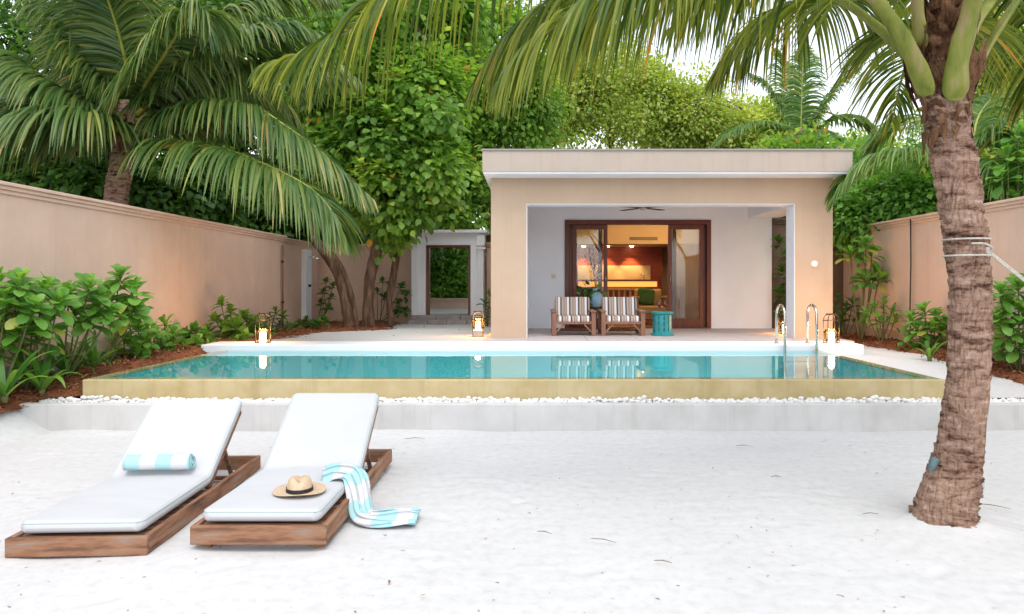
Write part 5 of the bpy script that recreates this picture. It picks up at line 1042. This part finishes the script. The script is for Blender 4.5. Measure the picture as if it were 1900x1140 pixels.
# background trees
BG = [
    ('dark dense evergreen tree towering between the hibiscus tree and the roof', -1.6, 23.5, [(905, 110, 23.5, 1.9, 1.6, 2.2, 900), (880, 300, 23, 1.0, 1.0, 1.5, 420), (960, 200, 23.8, 1.6, 1.5, 1.6, 620), (850, 390, 22.6, 1.1, 0.8, 0.9, 300)], 'leaf_tree', 0.20),
    ('yellow green tree behind the middle of the roof', 3.0, 29, [(1130, 170, 29, 2.6, 2.0, 2.2, 1100), (1040, 200, 28.6, 1.6, 1.5, 2.0, 650)], 'leaf_yel', 0.17),
    ('round yellow green tree below the bright sky behind the roof', 6.4, 30, [(1280, 235, 30, 2.4, 2.0, 1.7, 1400), (1215, 190, 30.5, 1.4, 1.4, 1.4, 450), (1360, 260, 29.5, 1.2, 1.2, 1.2, 450)], 'leaf_yel', 0.17),
    ('low yellow green tree beside the slender palm behind the roof', 9.6, 31, [(1425, 240, 31, 1.6, 1.5, 1.2, 650), (1550, 285, 31, 1.8, 1.5, 0.8, 500), (1640, 290, 32, 2.0, 1.5, 0.7, 400)], 'leaf_yel', 0.17),
    ('dark tree standing directly behind the large palm by the long wall', -10.4, 17, [(60, 190, 17, 2.8, 1.6, 2.4, 1100), (180, 330, 16.5, 1.8, 1.2, 1.4, 700), (-60, 330, 16.5, 1.6, 1.2, 1.4, 450), (330, 360, 17.2, 1.7, 1.0, 1.1, 600)], 'leaf_dark', 0.21),
    ('dark leafy tree between the large arching palm and the hibiscus tree', -8.0, 22, [(380, 130, 22, 2.5, 1.6, 2.6, 1200), (470, 330, 21.5, 1.9, 1.2, 1.8, 900), (300, 20, 22.5, 2.4, 1.6, 2.0, 700), (560, 390, 22.5, 1.3, 0.9, 1.0, 380)], 'leaf_dark', 0.2),
    ('tall loose tree with sky showing through behind the hibiscus tree', -7.2, 27, [(520, 20, 27, 2.8, 1.8, 2.2, 520), (600, 150, 26.5, 2.2, 1.6, 2.0, 700), (440, -60, 27, 2.5, 2, 1.6, 420), (640, 300, 26, 1.6, 1.3, 1.8, 500)], 'leaf_tree', 0.2),
    ('tall green tree crowning the space above the white gateway', -3.6, 28, [(800, 20, 28, 2.8, 2, 2.2, 900), (760, 200, 27.5, 2.0, 1.6, 2.4, 800), (820, 340, 27, 1.6, 1.2, 1.6, 600), (700, 330, 27.4, 1.5, 1.2, 1.8, 500)], 'leaf_dark', 0.2),
    ('dark low tree filling the gap above the rear wall behind the trunks', -5.0, 24, [(640, 410, 24, 1.5, 0.9, 1.3, 600), (560, 330, 24, 1.5, 0.9, 1.5, 600), (730, 430, 24, 1.3, 0.9, 1.1, 500), (500, 420, 23, 1.2, 0.8, 1.0, 400), (690, 300, 24.5, 1.4, 1.0, 1.5, 500)], 'leaf_dark', 0.2),
    ('dark shrubby tree growing behind the planter wall of the gateway', -2.4, 26.6, [(820, 500, 26.6, 0.9, 0.6, 0.9, 420), (850, 480, 27, 0.8, 0.6, 1.0, 300), (805, 540, 26.4, 0.6, 0.4, 0.5, 160), (855, 540, 26.4, 0.5, 0.4, 0.45, 120)], 'leaf_shrub', 0.17),
    ('green bushy tree overhanging the wall with the hanging cable', 7.9, 15.5, [(1620, 385, 15.4, 0.75, 0.6, 0.55, 330), (1690, 370, 14.8, 0.8, 0.6, 0.55, 330), (1585, 405, 15.8, 0.5, 0.4, 0.35, 150), (1575, 340, 16.5, 0.6, 0.6, 0.6, 200), (1730, 330, 15.5, 0.9, 0.7, 0.7, 260)], 'leaf_shrub', 0.16),
    ('green tree filling the view past the terrace gap', 6.3, 20, [(1460, 340, 20, 1.0, 0.8, 1.1, 420), (1540, 330, 20, 1.2, 0.9, 1.0, 420)], 'leaf_tree', 0.17),
    ('yellow green tree beyond the wall past the ringed palm trunk', 10.0, 15, [(1850, 130, 17, 1.6, 1.2, 1.6, 500), (1930, 220, 16, 1.6, 1.2, 1.8, 500), (1800, 330, 16, 1.0, 0.9, 0.9, 300)], 'leaf_yel', 0.18),
]
for k, (lab, bx, by, bl, mat, lf) in enumerate(BG):
    top = min(bl, key=lambda q: q[1]); c = P(top[0], top[1], top[2])
    tree('garden_tree', lab, (bx, by, 0.35), [([(bx, by, 0.3), ((bx * 2 + c.x) / 3 + .2, by, 0.3 + (c.z) * 0.35), (c.x, c.y, c.z)], [0.24, 0.18, 0.07])], [PB(*q) for q in bl], lf, 13, 300 + k * 7, mat, 'trees around the garden', branches=16, spread=0.42, hole=0.10 if 'loose' not in lab else 0.25)

# ------------------------------------------------------------ shrubs with rosettes of paddle leaves
def paddle(kind):
    "obovate leaf: narrow at the stalk, broad and round at the end"
    prof = {'paddle': [(0, .03), (.2, .07), (.45, .15), (.68, .225), (.85, .215), (.95, .13), (1, .03)], 'oval': [(0, .03), (.15, .2), (.35, .34), (.6, .32), (.82, .17), (1, .01)], 'narrow': [(0, .03), (.2, .09), (.5, .14), (.75, .12), (1, .01)]}[kind]
    V = []; 
    for u, h in prof: z = 0.10 * math.sin(u * 2.6) - 0.22 * u * u; V += [(u, h, z + h * .22), (u, 0, z), (u, -h, z + h * .22)]
    Fq = [(3 * i + j, 3 * i + j + 1, 3 * i + j + 4, 3 * i + j + 3) for i in range(len(prof) - 1) for j in (0, 1)]
    return np.array(V), np.array(Fq)
PAD = {k: paddle(k) for k in ('paddle', 'oval', 'narrow')}
LEAFM = {}
def leaf_mesh(kind, rn, mat):
    key = (kind, rn, mat)
    if key not in LEAFM:
        v, f = PAD[kind]; me = np_mesh('leaf', v, f, np.full(len(v), rn)); me.materials.append(M[mat]); LEAFM[key] = me
    return LEAFM[key]
def rosette(c, ax, L, n, r):
    "matrices and shades of the leaves round one shoot tip"
    out = []
    ax = np.array(ax) / np.linalg.norm(ax); e1 = np.cross(ax, (0.3, 1, 0.2)); e1 /= np.linalg.norm(e1); e2 = np.cross(ax, e1)
    for k in range(n):
        u = k / n; a = k * 2.39996 + r.uniform(-.3, .3); el = math.radians(78 - 100 * u + r.uniform(-12, 12)); s = L * (0.5 + 0.55 * math.sqrt(u)) * r.uniform(0.85, 1.12)
        d = math.cos(el) * (math.cos(a) * e1 + math.sin(a) * e2) + math.sin(el) * ax; p = np.array(c) - ax * (0.11 * u * L / 0.22)
        y = np.cross(ax, d); y = y / max(np.linalg.norm(y), 1e-6); z = np.cross(d, y)
        out.append((np.stack([d, y, z], -1) * s, p, s, u))
    return out
def shrub(base, heads, label, L=0.22, n=16, kind='paddle', mat='leaf_shrub', seed=0, single=True, yellow=0.04, group='leafy shrubs in the mulch beds', stem='stem', cat='shrub', name='garden_shrub', sr=0.012):
    r = random.Random(seed); base = np.array(base, float); e = empty(name, tuple(base), label, cat, group)
    b = MB(); Ms = []; Ts = []; Rs = []
    for h in heads:
        h = np.array(h, float) - base; lean = np.array([h[0], h[1], 0]); ax = np.array([0, -0.12, 1.0]) + lean * 0.9 + np.array([r.uniform(-.3, .3), r.uniform(-.35, .1), 0])
        st = np.array([r.uniform(-.05, .05), r.uniform(-.05, .05), -0.05]); mid = st * 0.4 + h * 0.6; mid[2] *= 0.85
        b.tube(spline([st, mid, h], 10), [sr - sr * 0.04 * k for k in range(10)], 6)
        for (mt, p, s, u) in rosette(h, ax, L * r.uniform(0.85, 1.1), n, r):
            rn = min(0.9, max(0.02, 0.62 - 0.35 * u + r.uniform(-.25, .25)))
            if u > 0.75 and r.random() < yellow * 2.2: rn = 0.97
            if single:
                o = bpy.data.objects.new('leaf', leaf_mesh(kind, round(rn * 6) / 6 if rn < 0.95 else 0.97, mat)); COL.objects.link(o); o.parent = e
                q = Matrix([[*mt[0], p[0]], [*mt[1], p[1]], [*mt[2], p[2]], [0, 0, 0, 1]]); o.matrix_local = q
            else: Ms.append(mt); Ts.append(p); Rs.append(rn)
    b.build('stem', M[stem], e, smooth=True)
    if Ms:
        v, f = PAD[kind]; link('foliage', scatter_mesh('foliage', v, f, np.array(Ms), np.array(Ts), np.array(Rs)), M[mat], e)
    return e
def HP(Y, *pp): return [P(x, y, Y + random.uniform(-.12, .12)) for x, y in pp]
shrub((-5.66, 7.75, 0.36), HP(7.75, (-5, 520), (38, 525), (10, 560), (60, 570), (-20, 590), (45, 600), (15, 625)), 'broad paddle leaved shrub filling the bed next to the lowest sand edge', 0.29, 22, seed=1)
shrub((-5.62, 8.3, 0.40), HP(8.3, (80, 535), (62, 565), (108, 560), (90, 595), (70, 620), (30, 545)), 'pale green paddle leaved shrub with yellowing lower leaves', 0.275, 22, seed=2, yellow=0.1)
shrub((-5.60, 8.8, 0.42), HP(8.8, (128, 545), (165, 532), (185, 560), (140, 580), (172, 590), (205, 580)), 'spreading bright green shrub leaning along the wall above the lilies', 0.275, 22, seed=3, yellow=0.08)
shrub((-5.60, 9.7, 0.46), HP(9.7, (222, 512), (245, 540), (208, 545), (250, 572), (225, 575)), 'dark green shrub on a long leaning stem against the wall', 0.29, 20, seed=4)
shrub((-5.60, 10.1, 0.47), HP(10.1, (228, 622), (245, 640), (212, 640), (255, 655)), 'low shrub in front of the grey wall base near the pool corner', 0.2, 13, seed=5)
shrub((-5.55, 10.9, 0.48), HP(10.9, (285, 610), (300, 628), (270, 640), (308, 648)), 'small upright shrub beside the middle of the pool edge', 0.22, 13, seed=6)
shrub((-5.5, 11.8, 0.5), HP(11.8, (330, 640), (350, 645), (365, 630), (340, 655)), 'low dark shrub hugging the coping end', 0.2, 12, 'oval', 'leaf_shrub', seed=7)
shrub((-5.35, 13.2, 0.52), HP(13.2, (410, 560), (428, 575), (398, 590), (436, 600), (415, 605), (385, 615), (445, 618), (420, 625)), 'tall dark glossy shrub beside the corner lantern', 0.24, 13, 'oval', 'leaf_tree', seed=8, yellow=0.0)
shrub((-5.1, 12.7, 0.54), HP(12.7, (390, 625), (372, 632), (405, 635), (440, 630), (455, 622), (425, 640)), 'bushy low shrub in front of the corner lantern', 0.19, 13, 'oval', 'leaf_shrub', seed=9)
shrub((-5.45, 15.2, 0.50), HP(15.2, (500, 590), (512, 578), (525, 585), (520, 600), (535, 605), (505, 610), (492, 612)), 'narrow leaved shrub below the rusty pipe', 0.22, 14, 'narrow', 'leaf_dark', seed=10, single=False)
shrub((-5.2, 14.2, 0.52), HP(14.2, (490, 600), (480, 590), (500, 612), (470, 605)), 'light green feathery shrub behind the corner lantern', 0.2, 15, 'narrow', 'leaf_shrub', seed=11, single=False)
shrub((-5.2, 16.6, 0.49), HP(16.6, (555, 598), (568, 592), (580, 600), (590, 598), (602, 592), (545, 605), (570, 606)), 'low dark ground shrub under the shower panel', 0.2, 11, 'oval', 'leaf_dark', seed=12, single=False)
shrub((-5.6, 19.3, 0.46), HP(19.3, (605, 520), (600, 540), (615, 550), (595, 560), (618, 530), (610, 570)), 'thin sapling between the shower and the leaning trunk', 0.22, 9, 'oval', 'leaf_dark', seed=13, single=False)
shrub((-4.2, 20.2, 0.46), HP(20.2, (710, 520), (700, 540), (716, 550), (745, 530), (755, 545), (740, 560), (752, 575), (735, 580)), 'dark shrub against the rear wall between trunks and gateway', 0.24, 10, 'oval', 'leaf_dark', seed=14, single=False)
shrub((-1.2, 19.0, 0.46), HP(19.0, (900, 560), (908, 545), (905, 580), (896, 590)), 'small shrub between the gateway and the pavilion', 0.22, 10, 'narrow', 'leaf_dark', seed=15, single=False)
shrub((-5.55, 11.3, 0.5), HP(11.3, (305, 600), (290, 625), (322, 620), (310, 645)), 'mid height shrub between the low shrubs along the pool edge', 0.26, 16, seed=31)
shrub((-5.6, 10.4, 0.48), HP(10.4, (258, 605), (240, 600), (268, 630), (250, 640), (275, 615)), 'leafy shrub below the leaning stem beside the grey wall base', 0.25, 16, seed=32)
shrub((-5.5, 12.3, 0.52), HP(12.3, (362, 610), (345, 622), (378, 618), (355, 640), (385, 640)), 'glossy shrub just behind the coping end', 0.24, 14, 'oval', 'leaf_shrub', seed=33)
shrub((-5.5, 14.2, 0.52), HP(14.2, (455, 585), (445, 600), (468, 598), (478, 612), (460, 615)), 'dark green shrub between the glossy shrub and the pipe', 0.24, 13, 'oval', 'leaf_tree', seed=34)
# right bed
shrub((6.35, 14.3, 0.46), HP(14.3, (1607, 452), (1578, 468), (1618, 470), (1622, 505), (1603, 515), (1632, 515)), 'tall thin shrub topped by pale leaf tufts near the hanging cable', 0.31, 17, seed=16, sr=0.016)
shrub((6.45, 15.3, 0.46), HP(15.3, (1556, 555), (1570, 570), (1560, 590), (1582, 560), (1548, 575), (1590, 585)), 'dark shrub behind the coping lantern', 0.24, 13, 'narrow', 'leaf_dark', seed=17, single=False)
shrub((6.4, 13.6, 0.45), HP(13.6, (1622, 570), (1640, 560), (1655, 578), (1608, 580), (1632, 592), (1660, 595)), 'spiky leaved shrub with yellow lower leaves below the hanging cable', 0.25, 14, 'narrow', 'leaf_shrub', seed=18, yellow=0.14)
shrub((6.42, 12.0, 0.44), HP(12.0, (1692, 590), (1715, 575), (1738, 585), (1702, 610), (1728, 605), (1745, 615), (1690, 625), (1715, 635), (1738, 640), (1752, 600), (1700, 650)), 'rounded dense shrub between the spiky shrub and the ringed palm trunk', 0.26, 19, seed=19)
shrub((6.4, 9.7, 0.40), HP(9.7, (1858, 540), (1890, 530), (1875, 570), (1850, 590), (1900, 580), (1870, 615), (1895, 640), (1920, 560), (1855, 640)), 'vigorous paddle leaved shrub under the stretched hammock rope', 0.275, 22, seed=20)
shrub((6.45, 10.6, 0.42), HP(10.6, (1800, 570), (1830, 560), (1845, 600), (1815, 610), (1835, 640)), 'shrub mostly hidden behind the ringed palm trunk', 0.29, 17, seed=21)
shrub((7.5, 11.4, 0.35), HP(11.4, (1890, 245), (1868, 285), (1900, 290), (1858, 325), (1885, 330), (1850, 355), (1912, 340), (1880, 370), (1920, 260)), 'bright rosette shrub leaning over the wall top above the hammock rope', 0.33, 19, seed=22, group=None, sr=0.02)
shrub((5.75, 15.7, 0.5), HP(15.7, (1445, 445), (1460, 470), (1450, 500), (1466, 520), (1447, 540), (1460, 560), (1450, 580)), 'dark shrub growing in the gap past the terrace', 0.26, 11, 'oval', 'leaf_dark', seed=23, single=False)
shrub((7.5, 14.9, 0.35), HP(15.2, (1580, 405), (1600, 395), (1620, 405), (1592, 420), (1640, 395), (1665, 385), (1605, 380), (1690, 385), (1570, 390), (1720, 375), (1650, 370)), 'light green shrub spilling over the wall top beside the pavilion pillar', 0.25, 15, 'paddle', 'leaf_shrub', seed=24, single=False, group=None)

# ------------------------------------------------------------ strap leaved lilies
def strap(bend):
    V = []; x = 0; z = 0; a = math.radians(80); k = 9
    for i in range(k + 1):
        u = i / k; h = 0.042 * (0.6 + 0.9 * math.sin(min(u * 1.8, 1.57))) * (1 - u ** 3); V += [(x, h, z + h * .35), (x, 0, z), (x, -h, z + h * .35)]
        x += math.cos(a) / k; z += math.sin(a) / k; a -= bend * (0.06 + 0.30 * u)
    return np.array(V), np.array([(3 * i + j, 3 * i + j + 1, 3 * i + j + 4, 3 * i + j + 3) for i in range(k) for j in (0, 1)])
STR = []
for bnd in (0.35, 0.7, 1.0, 1.35):
    for rn in (0.25, 0.5, 0.8):
        v, f = strap(bnd); me = np_mesh('leaf', v, f, np.full(len(v), rn)); me.materials.append(M['leaf_lily']); STR.append(me)
def lily(px, py, Y, L, n, label, seed):
    r = random.Random(seed); q = P(px, py, Y); e = empty('spider_lily', q, label, 'lily', 'strap leaved lilies in the mulch')
    for k in range(n):
        o = bpy.data.objects.new('leaf', STR[r.randrange(len(STR))]); COL.objects.link(o); o.parent = e
        o.rotation_euler = (r.uniform(-.25, .25), r.uniform(-.1, .75), k * 2.4 + r.uniform(-.3, .3)); s = L * r.uniform(0.7, 1.15); o.scale = (s, s * 1.15, s)
    MB().lathe([(0.03, -0.04), (0.035, 0.03), (0.015, 0.12)], 8).build('bulb_neck', M['stem'], e, smooth=True)
lily(78, 728, 8.1, 0.62, 17, 'large pale strap leaved lily at the mulch edge by the pool corner', 1)
lily(8, 740, 7.6, 0.62, 16, 'strap leaved lily next to the lowest sand edge', 2)
lily(125, 702, 8.9, 0.60, 18, 'dark strap leaved lily under the spreading shrub', 3)
lily(172, 690, 9.5, 0.58, 18, 'strap leaved lily fanning over the pool rim', 4)
lily(45, 712, 8.4, 0.55, 14, 'strap leaved lily between two shrub stems', 5)
lily(345, 656, 11.9, 0.45, 14, 'small strap leaved lily near the coping end', 6)
lily(1725, 668, 10.9, 0.45, 10, 'thin yellow green lily below the rounded dense shrub', 7)
